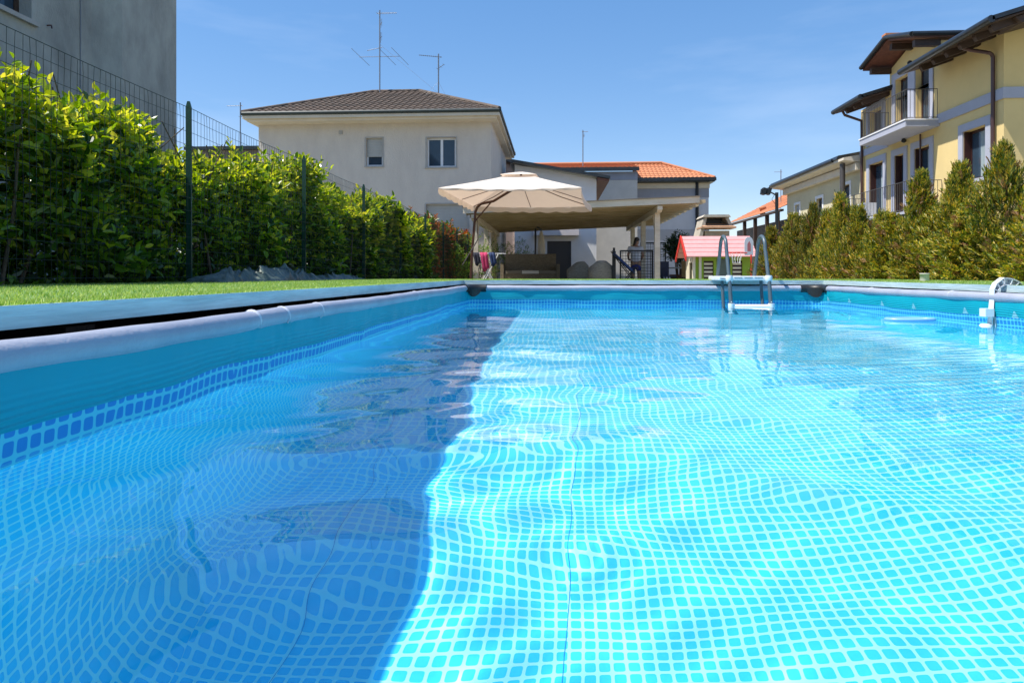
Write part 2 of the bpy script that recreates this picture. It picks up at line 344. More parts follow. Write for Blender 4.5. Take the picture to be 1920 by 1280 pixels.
prof = [(.010,.160),(.012,.14),(.012,.10),(.006,.05),(.0,.0),(-.012,-.15),(-.03,-.5),(-.03,-.85),(-.005,-1.02),(.05,-1.085),(.13,-1.10)]
arcl = [0]
for (a, b), (c, d) in zip(prof, prof[1:]): arcl.append(arcl[-1]+sqrt((a-c)**2+(b-d)**2))
zero = arcl[3]
verts = []; uvs = []
def wob(s, z):
    k = min(1, max(0, (z+.2)/.25))*min(1, max(0, (.15-z)/.07))
    return k*(.0045*sin(s*5.1)+.003*sin(s*11.7+1)+.002*sin(s*23+2))
for (x, y, s, nx, ny) in OUT:
    for k, (ins, z) in enumerate(prof):
        i2 = ins + wob(s, z)
        if nx == 1 and -.1 < z < .15:
            for yc, am in ((2.06,.010),(2.29,.020),(2.60,.007),(3.35,.008),(1.5,.005),(4.4,.009),(5.6,.008)):
                i2 += am*math.exp(-((y-(yc-(.15-z)*1.1))/.011)**2) - .5*am*math.exp(-((y-(yc+.03-(.15-z)*1.1))/.016)**2)
        zz = z + (.0035*sin(s*3.3)+.002*sin(s*8.1) if 1 < k < 5 else 0)
        verts.append((x+nx*i2, y+ny*i2, zz)); uvs.append((s/TILE, (zero-arcl[k])/TILE))
n, k = len(OUT), len(prof)
ufac = []; uvl = []
for i in range(n):
    j = (i+1) % n
    for q in range(k-1):
        f = (i*k+q, j*k+q, j*k+q+1, i*k+q+1); ufac.append(f)
        for vi in f:
            u = uvs[vi]
            if j == 0 and vi//k == 0: u = (PER/TILE, u[1])
            uvl.append(u)
# floor grid
fx0, fx1, fy0, fy1 = X0+.13, X1-.13, Y0+.13, Y1-.13
ring = [i*k+k-1 for i in range(n)]
ufac.append(tuple(ring)); uvl += [(verts[v][0]/TILE, verts[v][1]/TILE-1000) for v in ring]
me = bpy.data.meshes.new('liner'); o0 = origin(pool)
me.from_pydata([(x-o0.x, y-o0.y, z-o0.z) for x, y, z in verts], [], ufac)
ul = me.uv_layers.new(name='UVMap'); ul.data.foreach_set('uv', [c for u in uvl for c in u])
me.polygons.foreach_set('use_smooth', [True]*(len(ufac)-1)+[False]); me.materials.append(liner_mat())
liner = bpy.data.objects.new('liner', me); C.objects.link(liner); liner.parent = pool; liner.cycles.is_caustics_receiver = True
# sleeve with the steel tube, four sides
sl_m = M('grey_vinyl_sleeve', (.37, .385, .46), .45, .0, 4, .12, 90, col2=(.29, .31, .39), stretch=(1, 1, 1))
TZ = .172
def sleeve(p, q, axis):
    pts = []; n = 60
    rr = []
    for i in range(n+1):
        t = i/n; x = p[0]+(q[0]-p[0])*t; y = p[1]+(q[1]-p[1])*t
        s = t*8; ww = .0022*sin(s*4.1)+.0015*sin(s*9.3)
        pts.append((x+(ww if axis else 0), y+(0 if axis else ww), TZ+.002*sin(s*2.7))); rr.append(.031*(1+.03*sin(s*13)))
    m = MB(); m.tube(pts, rr, 20); return m.build('top_rail', sl_m, pool)
cr = .15
rails = [sleeve((X0-.008,Y0+cr),(X0-.008,Y1-cr),1), sleeve((X0+cr,Y1+.008),(X1-cr,Y1+.008),0), sleeve((X1+.008,Y1-cr),(X1+.008,Y0+cr),1), sleeve((X1-cr,Y0-.008),(X0+cr,Y0-.008),0)]
crm = M('sleeve_crease', (.60, .60, .66), .3)
for r_, ys_ in ((rails[0], (2.05, 2.28, 2.62, 4.5)), (rails[2], (4.9, 6.1))):
    xx = X0-.008 if r_ is rails[0] else X1+.008
    for yy in ys_:
        m = MB(); m.tube([(xx, yy-.004, TZ), (xx, yy, TZ+.001), (xx, yy+.004, TZ)], [.0315, .0345, .0315], 20); m.build('crease', crm, r_)
jm = M('black_corner_plastic', (.018, .017, .017), .45, .3, 8)
for cx, cy, sx, sy in ((X0, Y1, 1, -1), (X1, Y1, -1, -1), (X0, Y0, 1, 1), (X1, Y0, -1, 1)):
    m = MB(); a = []
    for i in range(9):
        t = i/8*pi/2; ccx = cx+sx*cr; ccy = cy+sy*cr
        a.append((ccx-sx*(cr+.008)*cos(t), ccy-sy*(cr+.008)*sin(t), TZ))
    m.tube([(a[0][0], a[0][1]+sy*.05, TZ)]+a+[(a[-1][0]+sx*.05, a[-1][1], TZ)], .043, 16)
    # hanging flap that follows the corner
    vs = []; fl = []
    for i in range(9):
        t = i/8*pi/2; rr = cr-.035; dz = .075*sin(pi*i/8)**.55 if 0 < i < 8 else .01
        px = cx+sx*cr-sx*rr*cos(t); py = cy+sy*cr-sy*rr*sin(t)
        qx = cx+sx*cr-sx*(rr+.006)*cos(t); qy = cy+sy*cr-sy*(rr+.006)*sin(t)
        vs += [(px,py,TZ),(px,py,TZ-.012-dz),(qx,qy,TZ-.012-dz),(qx,qy,TZ)]
    for i in range(8):
        for e in range(4): fl.append((i*4+e, i*4+(e+1) % 4, (i+1)*4+(e+1) % 4, (i+1)*4+e))
    m.add(vs, fl); m.build('corner_joint', jm, pool)
# vertical steel legs outside the liner
lm_ = M('grey_steel_leg', (.25, .26, .28), .4, metal=.5)
for yy in (1.0, 2.3, 3.6, 4.9, 6.2):
    for xx, sg in ((X0-.02, -1), (X1+.02, 1)):
        m = MB(); m.tube([(xx, yy, TZ-.03), (xx+sg*.16, yy, -1.14)], .022, 10); m.build('support_leg', lm_, pool)
# stacks of short pale lines on the right wall
mk = M('pale_mark', (.62, .76, .80), .5)
for yy in (6.97, 6.48, 5.85, 5.35, 4.70, 4.21):
    m = MB()
    for i in range(5):
        z = .060+i*.0085; hw = .030*(1-i/5.2); x = X1-.006-.0105*(z-.05)/.05*.8-.012
        m.add([(x, yy-hw, z), (x, yy+hw, z), (x-.001, yy+hw*.93, z+.0035), (x-.001, yy-hw*.93, z+.0035)], [(0,1,2,3)])
    m.build('wall_mark', mk, pool, fix=False)

sm_ = M('dark_seam', (.01, .26, .55), .6)
for pts_ in ([(.02,1.15),(.01,1.5),(.05,2.1),(.09,2.8),(.10,3.4)], [(-.60,.3),(-.61,.9),(-.57,1.6),(-.60,2.6),(-.59,6.9)]):
    m = MB()
    for (xa_, ya_2), (xb_, yb_2) in zip(pts_, pts_[1:]): m.add([(xa_,ya_2,-1.097),(xa_+.0013,ya_2,-1.097),(xb_+.0013,yb_2,-1.097),(xb_,yb_2,-1.097)], [(0,1,2,3)])
    o = m.build('seam', sm_, pool, fix=False); o.cycles.is_caustics_receiver = True
# ------------------------------------------------------------------ water
W = []
rw = random.Random(5)
for L, a, n in ((1.1, .0016, 5), (.60, .0014, 8), (.34, .00085, 11), (.17, .00022, 10)):
    for i in range(n):
        th = rw.uniform(0, 2*pi); kk = 2*pi/(L*rw.uniform(.75, 1.3)); W.append((kk*cos(th), kk*sin(th), rw.uniform(0, 7), a*rw.uniform(.5, 1)))
nx, ny = 300, 560
xa, xb, ya, yb = X0-.04, X1+.04, Y0-.04, Y1+.04
gx, gy = np.meshgrid(np.linspace(xa, xb, nx+1), np.linspace(ya, yb, ny+1))
zz = np.zeros_like(gx)
calm = (.25 + 1.0*np.exp(-((gx+.65)**2/.6+(gy-1.3)**2/2.0)))*(1-.50*np.clip((gy-2.2)/2.5, 0, 1))
for i, (kx, ky, p, a) in enumerate(W): zz += a*np.sin(kx*gx+ky*gy+p)*(calm if i > 4 else .55)
# trains of fine ripples running across the right-hand side
zz += .00022*np.sin(2*pi/.075*(gx*.25-gy*.97)+2*np.sin(gx*3))*np.exp(-((gx-1.6)**2/1.2+(gy-3.2)**2/1.8))
zz += .00018*np.sin(2*pi/.10*(gx*.1-gy)+2.5*np.sin(gx*2+1))*np.exp(-((gx-.6)**2/2.0+(gy-4.2)**2/1.0))
for (rx, ry, am, lam, wd) in ((-.62,2.3,.0003,.09,.2), (-.34,1.7,.00012,.05,.12)):
    d = np.sqrt((gx-rx)**2+(gy-ry)**2); zz += am*np.cos(2*pi*d/lam)*np.exp(-(d/wd)**2)
idx = np.arange((nx+1)*(ny+1)).reshape(ny+1, nx+1)
fc = np.stack([idx[:-1,:-1], idx[:-1,1:], idx[1:,1:], idx[1:,:-1]], -1).reshape(-1, 4)
wm = bpy.data.materials.new('pool_water'); wm.use_nodes = True; b = wm.node_tree.nodes['Principled BSDF']
b.inputs['Base Color'].default_value = (.97, 1, 1, 1); b.inputs['Transmission Weight'].default_value = 1; b.inputs['IOR'].default_value = 1.333; b.inputs['Roughness'].default_value = 0
water = npmesh('water', np.stack([gx, gy, zz], -1).reshape(-1, 3), fc, wm, None, True); water.cycles.is_caustics_caster = True
tag(water, kind='structure')
# ------------------------------------------------------------------ building helpers
class Wall:
    def __init__(s, o, a, n): s.o = Vector((*o, 0)); s.a = Vector((*a, 0)); s.n = Vector((*n, 0))
    def p(s, a, z, n=0): return s.o + s.a*a + s.n*n + Vector((0, 0, z))
    def box(s, mb, a0, a1, z0, z1, n0, n1):
        P = [s.p(a, z, n) for n in (n0, n1) for (a, z) in ((a0,z0),(a1,z0),(a1,z1),(a0,z1))]
        return mb.add(P, [(0,1,2,3),(4,7,6,5),(0,4,5,1),(1,5,6,2),(2,6,7,3),(3,7,4,0)])
    def wall(s, mb, a0, a1, z0, z1, holes=(), depth=.22):
        A = sorted({a0, a1, *[h[0] for h in holes], *[h[1] for h in holes]}); Z = sorted({z0, z1, *[h[2] for h in holes], *[h[3] for h in holes]})
        for a, b in zip(A, A[1:]):
            for c, d in zip(Z, Z[1:]):
                if any(h[0] <= a and b <= h[1] and h[2] <= c and d <= h[3] for h in holes): continue
                mb.add([s.p(a,c), s.p(b,c), s.p(b,d), s.p(a,d)], [(0,1,2,3)])
        for h in holes:
            q = [(h[0],h[2]),(h[1],h[2]),(h[1],h[3]),(h[0],h[3])]
            for (a, c), (b, d) in zip(q, q[1:]+q[:1]): mb.add([s.p(a,c), s.p(b,d), s.p(b,d,-depth), s.p(a,c,-depth)], [(0,1,2,3)])
def surround(W_, h, parent, mat, wd=.16, out=.045, sill=True):
    m = MB(); a0, a1, z0, z1 = h
    W_.box(m, a0-wd, a0, z0, z1, .002, out); W_.box(m, a1, a1+wd, z0, z1, .002, out); W_.box(m, a0-wd, a1+wd, z1, z1+wd, .002, out)
    if sill: W_.box(m, a0-wd-.04, a1+wd+.04, z0-.10, z0, .002, out+.05)
    return m.build('window_surround', mat, parent)
def window(W_, h, parent, frame_mat, n=2, depth=.14, fw=.06, pane_mat=None, shutter=0, name='window', curtain=False):
    """frame with panes in an opening h; shutter = covered fraction from the top"""
    a0, a1, z0, z1 = h; f = MB(); d0, d1 = -depth-.05, -depth
    W_.box(f, a0+.002, a0+fw, z0+.002, z1-.002, d0, d1); W_.box(f, a1-fw, a1-.002, z0+.002, z1-.002, d0, d1)
    W_.box(f, a0+fw, a1-fw, z0+.002, z0+fw, d0, d1); W_.box(f, a0+fw, a1-fw, z1-fw, z1-.002, d0, d1)
    for i in range(1, n):
        a = a0+(a1-a0)*i/n; W_.box(f, a-fw*.8, a+fw*.8, z0+fw, z1-fw, d0, d1+.004)
    fo = f.build(name, frame_mat, parent)
    for i in range(n):
        b0 = a0+(a1-a0)*i/n+fw*.8; b1 = a0+(a1-a0)*(i+1)/n-fw*.8
        g = MB(); W_.box(g, b0, b1, z0+fw, z1-fw, d0+.015, d0+.03); g.build('pane', pane_mat or ms['glass'], fo)
    if curtain:
        g = MB(); W_.box(g, a0+fw, a0+(a1-a0)*.55, z0+fw, z1-fw, d0+.031, d0+.034); g.build('curtain', ms['curtain'], fo)
    if shutter:
        g = MB(); zb = z1-(z1-z0)*shutter; k = max(2, int((z1-zb)/.055))
        for i in range(k):
            za = zb+(z1-zb)*i/k; zc = zb+(z1-zb)*(i+1)/k
            W_.box(g, a0+.02, a1-.02, za+.006, zc-.004, d1+.02, d1+.038)
        W_.box(g, a0+.02, a1-.02, zb, z1-.003, d1+.012, d1+.019)
        g.build('shutter', ms['shutter'], fo)
    return fo
def tiled(mb, o, u, v, L, u0f, u1f, wave=.26, course=.36, amp=.035, seg=6):
    """corrugated tile courses: o corner at eave, u along eave, v up the slope (length L), u0f/u1f(t) limits"""
    o = Vector(o); u = Vector(u).normalized(); v = Vector(v).normalized(); n = u.cross(v).normalized()
    if n.z < 0: n = -n
    k = max(1, int(round(L/course)))
    for i in range(k):
        t0, t1 = L*i/k, L*(i+1)/k+.05
        a0, a1 = u0f(t0), u1f(t0); tm_ = min(t1, L); b0, b1 = u0f(tm_), u1f(tm_)
        lo = min(a0, b0); m = max(2, int((a1-a0)/wave*seg)); row = []; row2 = []
        for j in range(m+1):
            a = a0+(a1-a0)*j/m; bb = min(max(a, b0), b1)
            h = amp*abs(sin(pi*a/wave)); h2 = amp*abs(sin(pi*bb/wave))
            row.append(o+u*a+v*t0+n*(h+.035)); row2.append(o+u*bb+v*t1+n*(h2+.004))
        base = [p-n*.035 for p in row]
        mb.add(base+row+row2, [(j, j+1, m+2+j, m+1+j) for j in range(m)]+[(m+1+j, m+2+j, 2*m+3+j, 2*m+2+j) for j in range(m)], False)
def railing(mb, pts, z0, z1, sp=.11, r=.009):
    for p, q in zip(pts, pts[1:]):
        p = Vector(p); q = Vector(q); L = (q-p).length; k = max(1, int(L/sp))
        for z in (z1, z0+.06): mb.tube([p+Vector((0,0,z)), q+Vector((0,0,z))], r*1.5, 6)
        for i in range(k+1):
            c = p+(q-p)*i/k; mb.tube([c+Vector((0,0,z0+.06)), c+Vector((0,0,z1))], r, 5)
def arcpts(c, r, a0, a1, ax, ay, n=8):
    c = Vector(c); ax = Vector(ax); ay = Vector(ay)
    return [c+ax*(r*cos(a0+(a1-a0)*i/n))+ay*(r*sin(a0+(a1-a0)*i/n)) for i in range(n+1)]

# ------------------------------------------------------------------ beige house
h = thing('house', (-6.7, 28.8, GZ), 'beige two-storey house with a hipped brown tiled roof behind the hedge', 'house')
WF = Wall((0, 25), (1, 0), (0, -1)); WR = Wall((-2.33, 0), (0, 1), (1, 0)); WL = Wall((-11.1, 0), (0, 1), (-1, 0)); WB = Wall((0, 32.6), (1, 0), (0, 1))
def zz_at(v, Yd): return .313+(515.5-v)/1280*Yd
hw1 = (-7.0, -6.38, 4.36, 5.40); hw2 = (-4.72, -3.64, 4.30, 5.38); hw3 = (-4.75, -3.2, 1.35, 2.93); hw4 = (-9.6, -8.8, 1.4, 2.8)
m = MB(); WF.wall(m, -11.1, -2.33, GZ, 6.1, (hw1, hw2, hw3, hw4)); WR.wall(m, 25, 32.6, GZ, 6.1); WL.wall(m, 25, 32.6, GZ, 6.1); WB.wall(m, -11.1, -2.33, GZ, 6.1)
m.build('wall', ms['stucco'], h)
for hh, n_, sh in ((hw1, 1, .66), (hw2, 2, 0), (hw3, 2, 1), (hw4, 1, 1)):
    wo = window(WF, hh, h, ms['pvc'], n_, .13, .06, shutter=sh)
    s_ = MB(); WF.box(s_, hh[0]-.06, hh[1]+.06, hh[2]-.05, hh[2]-.001, -.1, .05); WF.box(s_, hh[0]-.05, hh[0]-.001, hh[2], hh[3]+.04, .002, .012); WF.box(s_, hh[1]+.001, hh[1]+.05, hh[2], hh[3]+.04, .002, .012); WF.box(s_, hh[0], hh[1], hh[3]+.001, hh[3]+.04, .002, .012)
    s_.build('sill', ms['stone'], wo)
m = MB(); WF.box(m, -8.03, -7.89, 5.55, 5.69, .002, .03); m.build('vent', ms['stone'], h)
ov = .72; ex0, ex1, ey0, ey1, ez = -11.40, -1.97, 25-ov, 32.6+ov, 6.22
ry = (ey0+ey1)/2; rz = 8.12; rx0, rx1 = -7.75, -5.75
m = MB(); m.box((ex0, ey0, 6.02), (ex1, ey1, 6.14)); m.build('soffit', ms['soffit'], h)
m = MB()
m.box((ex0+.12, ey0+.12, 5.94), (ex1-.12, ey1-.12, 6.018)); m.build('cornice', ms['cream_trim'], h)
roof = MB(); sl_len = sqrt((ry-ey0)**2+(rz-ez)**2); vf = Vector((0, ry-ey0, rz-ez))
tiled(roof, (ex0, ey0, ez), (1,0,0), vf, sl_len, lambda t: (rx0-ex0)*min(t, sl_len)/sl_len, lambda t: (ex1-ex0)-(ex1-rx1)*min(t, sl_len)/sl_len)
tiled(roof, (ex1, ey1, ez), (-1,0,0), -Vector((0, ey1-ry, -(rz-ez))), sl_len, lambda t: (ex1-rx1)*t/sl_len, lambda t: (ex1-ex0)-(rx0-ex0)*t/sl_len)
l2 = sqrt((ex1-rx1)**2+(rz-ez)**2)
tiled(roof, (ex1, ey0, ez), (0,1,0), Vector((-(ex1-rx1), 0, rz-ez)), l2, lambda t: (ry-ey0)*t/l2, lambda t: (ey1-ey0)-(ey1-ry)*t/l2)
l3 = sqrt((rx0-ex0)**2+(rz-ez)**2)
tiled(roof, (ex0, ey1, ez), (0,-1,0), Vector((rx0-ex0, 0, rz-ez)), l3, lambda t: (ey1-ry)*t/l3, lambda t: (ey1-ey0)-(ry-ey0)*t/l3)
ro = roof.build('roof', ms['tile_brown'], h, fix=False)
m = MB()
for a, b in (((ex0,ey0,ez),(rx0,ry,rz)), ((ex1,ey0,ez),(rx1,ry,rz)), ((ex1,ey1,ez),(rx1,ry,rz)), ((ex0,ey1,ez),(rx0,ry,rz)), ((rx0,ry,rz),(rx1,ry,rz))):
    a = Vector(a); b = Vector(b); k = max(2, int((b-a).length/.38))
    for i in range(k):
        p = a+(b-a)*i/k+Vector((0,0,.03)); q = a+(b-a)*(i+1)/k+Vector((0,0,.045)); m.tube([p, q], [.085, .075], 8)
m.build('ridge_tiles', ms['tile_brown'], ro)
m = MB()
for a, b in (((ex0,ey0),(ex1,ey0)), ((ex1,ey0),(ex1,ey1)), ((ex1,ey1),(ex0,ey1)), ((ex0,ey1),(ex0,ey0))):
    m.tube([(*a, 6.20), (*b, 6.20)], .075, 8)
m.build('gutter', ms['green_gutter'], h)

def yagi(m, c, d, L, n, el, up=False, r=.012):
    """boom along d with n elements"""
    c = Vector(c); d = Vector(d).normalized(); m.tube([c-d*L*.15, c+d*L*.85], r, 5)
    e = Vector((0,0,1)) if up else d.cross(Vector((0,0,1))).normalized()
    for i in range(n):
        p = c-d*L*.1+d*(L*.9)*i/max(1, n-1); k = el*(1-.35*i/max(1, n-1)); m.tube([p-e*k/2, p+e*k/2], r*.55, 4)
def antenna(loc, top, label, spec):
    t = thing('antenna', loc, label, 'aerial')
    m = MB(); m.tube([loc, (loc[0], loc[1], top)], .028, 8); m.build('mast', ms['antenna'], t)
    for (z, d, L, n_, el, up) in spec:
        m = MB(); yagi(m, (loc[0], loc[1], z), d, L, n_, el, up); m.build('aerial_array', ms['antenna'], t)
    return t
a1 = antenna((-7.42, 28.6, 7.98), 11.55, 'tallest rooftop aerial with several crossed arms on the brown hipped roof', [
    (11.42, (1,-.25,-.1), .95, 10, .28, False), (10.9, (.5,-1,0), .5, 4, .5, True), (10.35, (.6,-1,0), .35, 3, .55, True),
    (9.95, (-1,.35,-.05), .75, 2, .1, False), (9.6, (1,0,.0), .0, 1, .1, False)])
m = MB(); m.tube([(-8.3,28.6,9.58),(-6.55,28.6,9.58)], .012, 5)
for x in (-8.25, -7.1, -6.55): m.tube([(x-.28, 28.2, 9.83), (x+.28, 29.0, 9.33)], .009, 5)
m.build('aerial_array', ms['antenna'], a1)
m = MB(); m.tube([(-7.42,28.6,10.1),(-4.6,27.6,7.6)], .004, 4); m.build('guy_wire', ms['antenna'], a1)
a2 = antenna((-4.80, 28.0, 7.72), 9.45, 'shorter bent-armed rooftop aerial near the right hip of the brown roof', [
    (9.33, (-1,-.2,.05), .95, 12, .22, False), (8.85, (.8,-.3,.45), .35, 3, .3, False)])
m = MB(); m.tube([(-4.8,28,8.3),(-5.4,27.7,7.55)], .004, 4); m.tube([(-4.8,28,8.3),(-4.35,27.8,7.45)], .004, 4); m.build('guy_wire', ms['antenna'], a2)

# grey flat-topped building left of the house, with its own aerial
g = thing('garage_block', (-13.6, 31, GZ), 'low flat-roofed grey building at the left side of the beige house', 'building')
m = MB(); m.box((-16.5, 30, GZ), (-11.6, 34, 5.95)); m.build('wall', M('brown_grey_render', (.20,.17,.15), .9, .2, 1), g)
m = MB(); m.box((-16.7, 29.8, 5.952), (-11.5, 34.2, 6.10)); m.build('roof', ms['dark_metal'], g)
antenna((-14.45, 30.6, 6.10), 8.25, 'thin aerial standing on the low grey building left of the beige house', [(8.1, (-1,0,0), .75, 6, .2, False), (7.6, (1,0,0), .4, 4, .2, False)])

# ------------------------------------------------------------------ grey apartment building on the left
g = thing('apartment_building', (-10, 7, GZ), 'tall grey rendered building in shade at the top left, one window in view', 'building')
WA = Wall((-8, 0), (0, 1), (1, 0)); WB2 = Wall((-7.72, 0), (0, 1), (1, 0))
aw = (8.5, 9.98, 4.2, 5.7); 
m = MB(); WA.wall(m, -6, 11.35, GZ, 7.6, (aw, (3.2, 4.6, 4.05, 5.6)), .3)
m.add([(-8,11.35,GZ),(-7.72,11.75,GZ),(-7.72,11.75,7.6),(-8,11.35,7.6)], [(0,1,2,3)])
WB2.wall(m, 11.75, 13.5, GZ, 7.6)
m.add([(-7.72,13.5,GZ),(-13,13.5,GZ),(-13,13.5,7.6),(-7.72,13.5,7.6)], [(0,1,2,3)]); m.add([(-8,-6,GZ),(-13,-6,GZ),(-13,-6,7.6),(-8,-6,7.6)], [(0,1,2,3)])
m.build('wall', ms['grey_wall'], g)
m = MB(); m.box((-13.2, -6.2, 7.602), (-7.6, 13.55, 7.75)); m.build('roof', ms['dark_metal'], g)
for hh in (aw, (3.2, 4.6, 4.05, 5.6)):
    wo = window(WA, hh, g, ms['dark_wood'], 2, .2, .09)
    s_ = MB(); WA.box(s_, hh[0]-.08, hh[1]+.08, hh[2]-.07, hh[2]-.001, -.2, .07); s_.build('sill', ms['stone'], wo)
m = MB(); m.tube([(-7.99, 11.05, GZ), (-7.99, 11.05, 7.6)], .008, 5); m.build('cable', ms['antenna'], g)
m = MB(); m.tube([(-8, 10.3, 4.25), (-7.93, 10.3, 4.25), (-7.92, 10.3, 4.20)], .012, 6); m.build('bracket', ms['brown_pipe'], g)

# ------------------------------------------------------------------ brown building glimpsed beyond the house
g = thing('townhouse', (-2.6, 38, GZ), 'pinkish building with dark eaves glimpsed in the gap beside the beige house', 'building')
m = MB(); m.box((-6, 36.5, GZ), (-1.9, 42, 6.3)); m.build('wall', M('pink_render', (.42,.33,.30), .9, .2, 1), g)
m = MB(); m.prism([(-6.3,35.9,6.9),(-2.9,35.9,6.75),(-1.5,35.9,6.05),(-1.5,35.9,5.9),(-2.9,35.9,6.5),(-6.3,35.9,6.7)], (0,7,0)); m.build('roof', ms['dark_metal'], g)
m = MB(); m.tube([(-2.75,36.4,6.1),(-2.75,36.4,1)], .06, 8); m.build('downpipe', ms['dark_metal'], g)
m = MB()
for i in range(4): m.beam((-2.5+i*.22, 35.95, 6.32-i*.1), (-2.5+i*.22, 36.5, 6.32-i*.1), .08, .14)
m.build('rafter', ms['dark_wood'], g)

# ------------------------------------------------------------------ white gabled building
g = thing('white_building', (0, 32, GZ), 'white rendered building with a grey sloping roof edge behind the parasol', 'building')
WW = Wall((0, 30), (1, 0), (0, -1)); dk = (-.33, .72, GZ+.01, 1.80)
m = MB()
WW.wall(m, -1.76, 1.82, GZ, 4.5, (dk,), .15)
m.add([(-1.76,30,4.5),(1.82,30,4.5),(-1.76,30,5.17)], [(0,1,2)]); m.add([(1.82,30,GZ),(1.82,37,GZ),(1.82,37,4.5),(1.82,30,4.5)], [(0,1,2,3)]); m.add([(-1.76,30,GZ),(-1.76,37,GZ),(-1.76,37,5.17),(-1.76,30,5.17)], [(0,1,2,3)])
m.build('wall', ms['white_wall'], g)
m = MB(); m.prism([(-1.95,29.45,5.10),(-1.80,29.45,5.31),(2.38,29.45,4.56),(2.38,29.45,4.44),(-1.76,29.45,5.19)], (0,7.8,0)); m.build('roof', ms['dark_metal'], g)
m = MB(); m.prism([(1.83,29.5,4.42),(2.33,29.5,4.33),(2.33,29.5,4.425),(1.83,29.5,4.51)], (0,7.6,0)); m.build('soffit', ms['red_wood'], g)
m = MB(); WW.box(m, dk[0], dk[1], dk[2], dk[3], -.12, -.08)
for i in range(14): WW.box(m, dk[0]+.01, dk[1]-.01, dk[2]+.02+i*.14, dk[2]+.14+i*.14, -.079, -.068)
m.build('garage_door', M('dark_grey_shutter', (.075,.07,.072), .6), g)
m = MB(); WW.box(m, -.95, 1.05, 2.03, 2.36, .02, .42)
m.build('awning_cassette', M('pinkish_cassette', (.72,.64,.62), .6, .08, 3), g)

# ------------------------------------------------------------------ red tiled building
g = thing('tiled_building', (5.5, 42, GZ), 'building with orange tiled roof and grey banded walls behind the pergola', 'building')
m = MB(); WT = Wall((0, 40), (1, 0), (0, -1))
m.box((2.2, 38, GZ), (4.55, 45, 5.55)); m.build('wall', ms['tan_block'], g)
m = MB(); m.box((1.5, 37.98, 5.552), (4.56, 45, 6.02)); m.build('wall_band', ms['grey_block'], g)
m = MB(); m.box((4.56, 40, GZ), (8.86, 45, 2.32)); m.build('lower_wall', ms['lt_grey_block'], g)
m = MB(); m.box((4.56, 39.98, 2.321), (8.88, 45, 2.95)); m.build('wall_band', M('band_grey', (.38,.385,.42), .9, .1, 1), g)
m = MB(); m.box((4.56, 40, 2.951), (8.86, 45, 4.78)); m.build('middle_wall', ms['lt_grey_block'], g)
m = MB(); m.box((4.56, 39.98, 4.781), (8.88, 45, 5.32)); m.build('wall_band', ms['grey_block'], g)
m = MB(); m.box((4.56, 39.9, 5.321), (8.9, 45, 5.62)); m.build('upper_wall', ms['soffit'], g)
roof = MB()
zl, zr, zt = 6.2, 5.85, 7.08
L_ = sqrt(4.2**2+(zt-zl)**2); tiled(roof, (-1.5, 37.8, zl), (1,0,0), (0,4.2,zt-zl), L_, lambda t: 0, lambda t: 6.1)
L_ = sqrt(2.6**2+(zt-zr)**2); tiled(roof, (4.6, 39.5, zr), (1,0,0), (0,2.6,zt-zr), L_, lambda t: 0, lambda t: 4.5-2.6*t/L_, .24, .34)
L_ = sqrt(2.6**2+(zt-zr)**2); tiled(roof, (9.1, 39.5, zr), (0,1,0), (-2.6,0,zt-zr), L_, lambda t: 2.6*t/L_, lambda t: 6-2.6*t/L_, .24, .34)
ro = roof.build('roof', ms['tile_red'], g, fix=False)
m = MB(); m.tube([(-1.5,42,zt+.05),(6.5,42,zt+.05)], .09, 8); m.tube([(6.5,42,zt+.05),(9.1,39.5,zr+.03)], .08, 8); m.build('ridge_tiles', ms['tile_red'], ro)
m = MB(); m.box((-1.5, 37.72, 6.03), (4.62, 37.84, 6.22)); m.box((4.64, 39.42, 5.70), (9.15, 39.54, 5.87)); m.box((4.64, 39.545, 5.64), (9.11, 45, 5.70)); m.box((9.09,39.55,5.71),(9.20,45,5.87)); m.build('gutter', ms['dark_metal'], g)
m = MB(); m.tube([(8.18,39.9,5.7),(8.18,39.86,GZ)], .09, 8); m.build('downpipe', ms['black'], g)
antenna((1.60, 39.0, 6.45), 8.55, 'single thin aerial rising from the orange tiled roof', [(8.45, (1,-.2,0), .35, 5, .3, False), (8.2, (.3,-1,0), .3, 4, .3, True)])

# ------------------------------------------------------------------ yellow apartment house on the right
g = thing('yellow_building', (16, 25, GZ), 'yellow apartment house with dark eaves, balcony and red-brown windows at the right', 'building')
WY = Wall((13, 0), (0, 1), (-1, 0)); WN = Wall((0, 20.65), (1, 0), (0, -1))
wd = .24
hA = (27.9, 29.1, 2.5, 4.86); hB = (26.3, 27.0, 2.5, 4.86); hC = (24.55, 25.55, 2.5, 4.86); hD = (21.45, 22.6, 3.28, 4.86)
hE = (25.98, 26.95, 5.62, 7.75); hF = (24.55, 25.5, 5.62, 7.75); hG = (28.0, 29.1, 5.62, 7.05)
m = MB(); WY.wall(m, 20.65, 29.9, GZ, 7.0, (hA,hB,hC,hD,(25.98,26.95,5.62,7.0),(24.55,25.5,5.62,7.0),(28.0,29.1,5.62,7.0)), .3)
WY.wall(m, 24.1, 27.4, 7.0, 8.25, ((25.98,26.95,7.0,7.75),(24.55,25.5,7.0,7.75)), .3)
m.add([(13,24.1,8.25),(13,27.4,8.25),(13,25.75,8.75)], [(0,1,2)])
m.add([(13,24.1,7),(15.5,24.1,7),(15.5,24.1,8.3),(13,24.1,8.3)], [(0,1,2,3)]); m.add([(13,27.4,7),(15.5,27.4,7),(15.5,27.4,8.3),(13,27.4,8.3)], [(0,1,2,3)])
WY.wall(m, 20.65, 24.1, 7.0, 7.45); WY.wall(m, 27.4, 29.9, 7.0, 7.3)
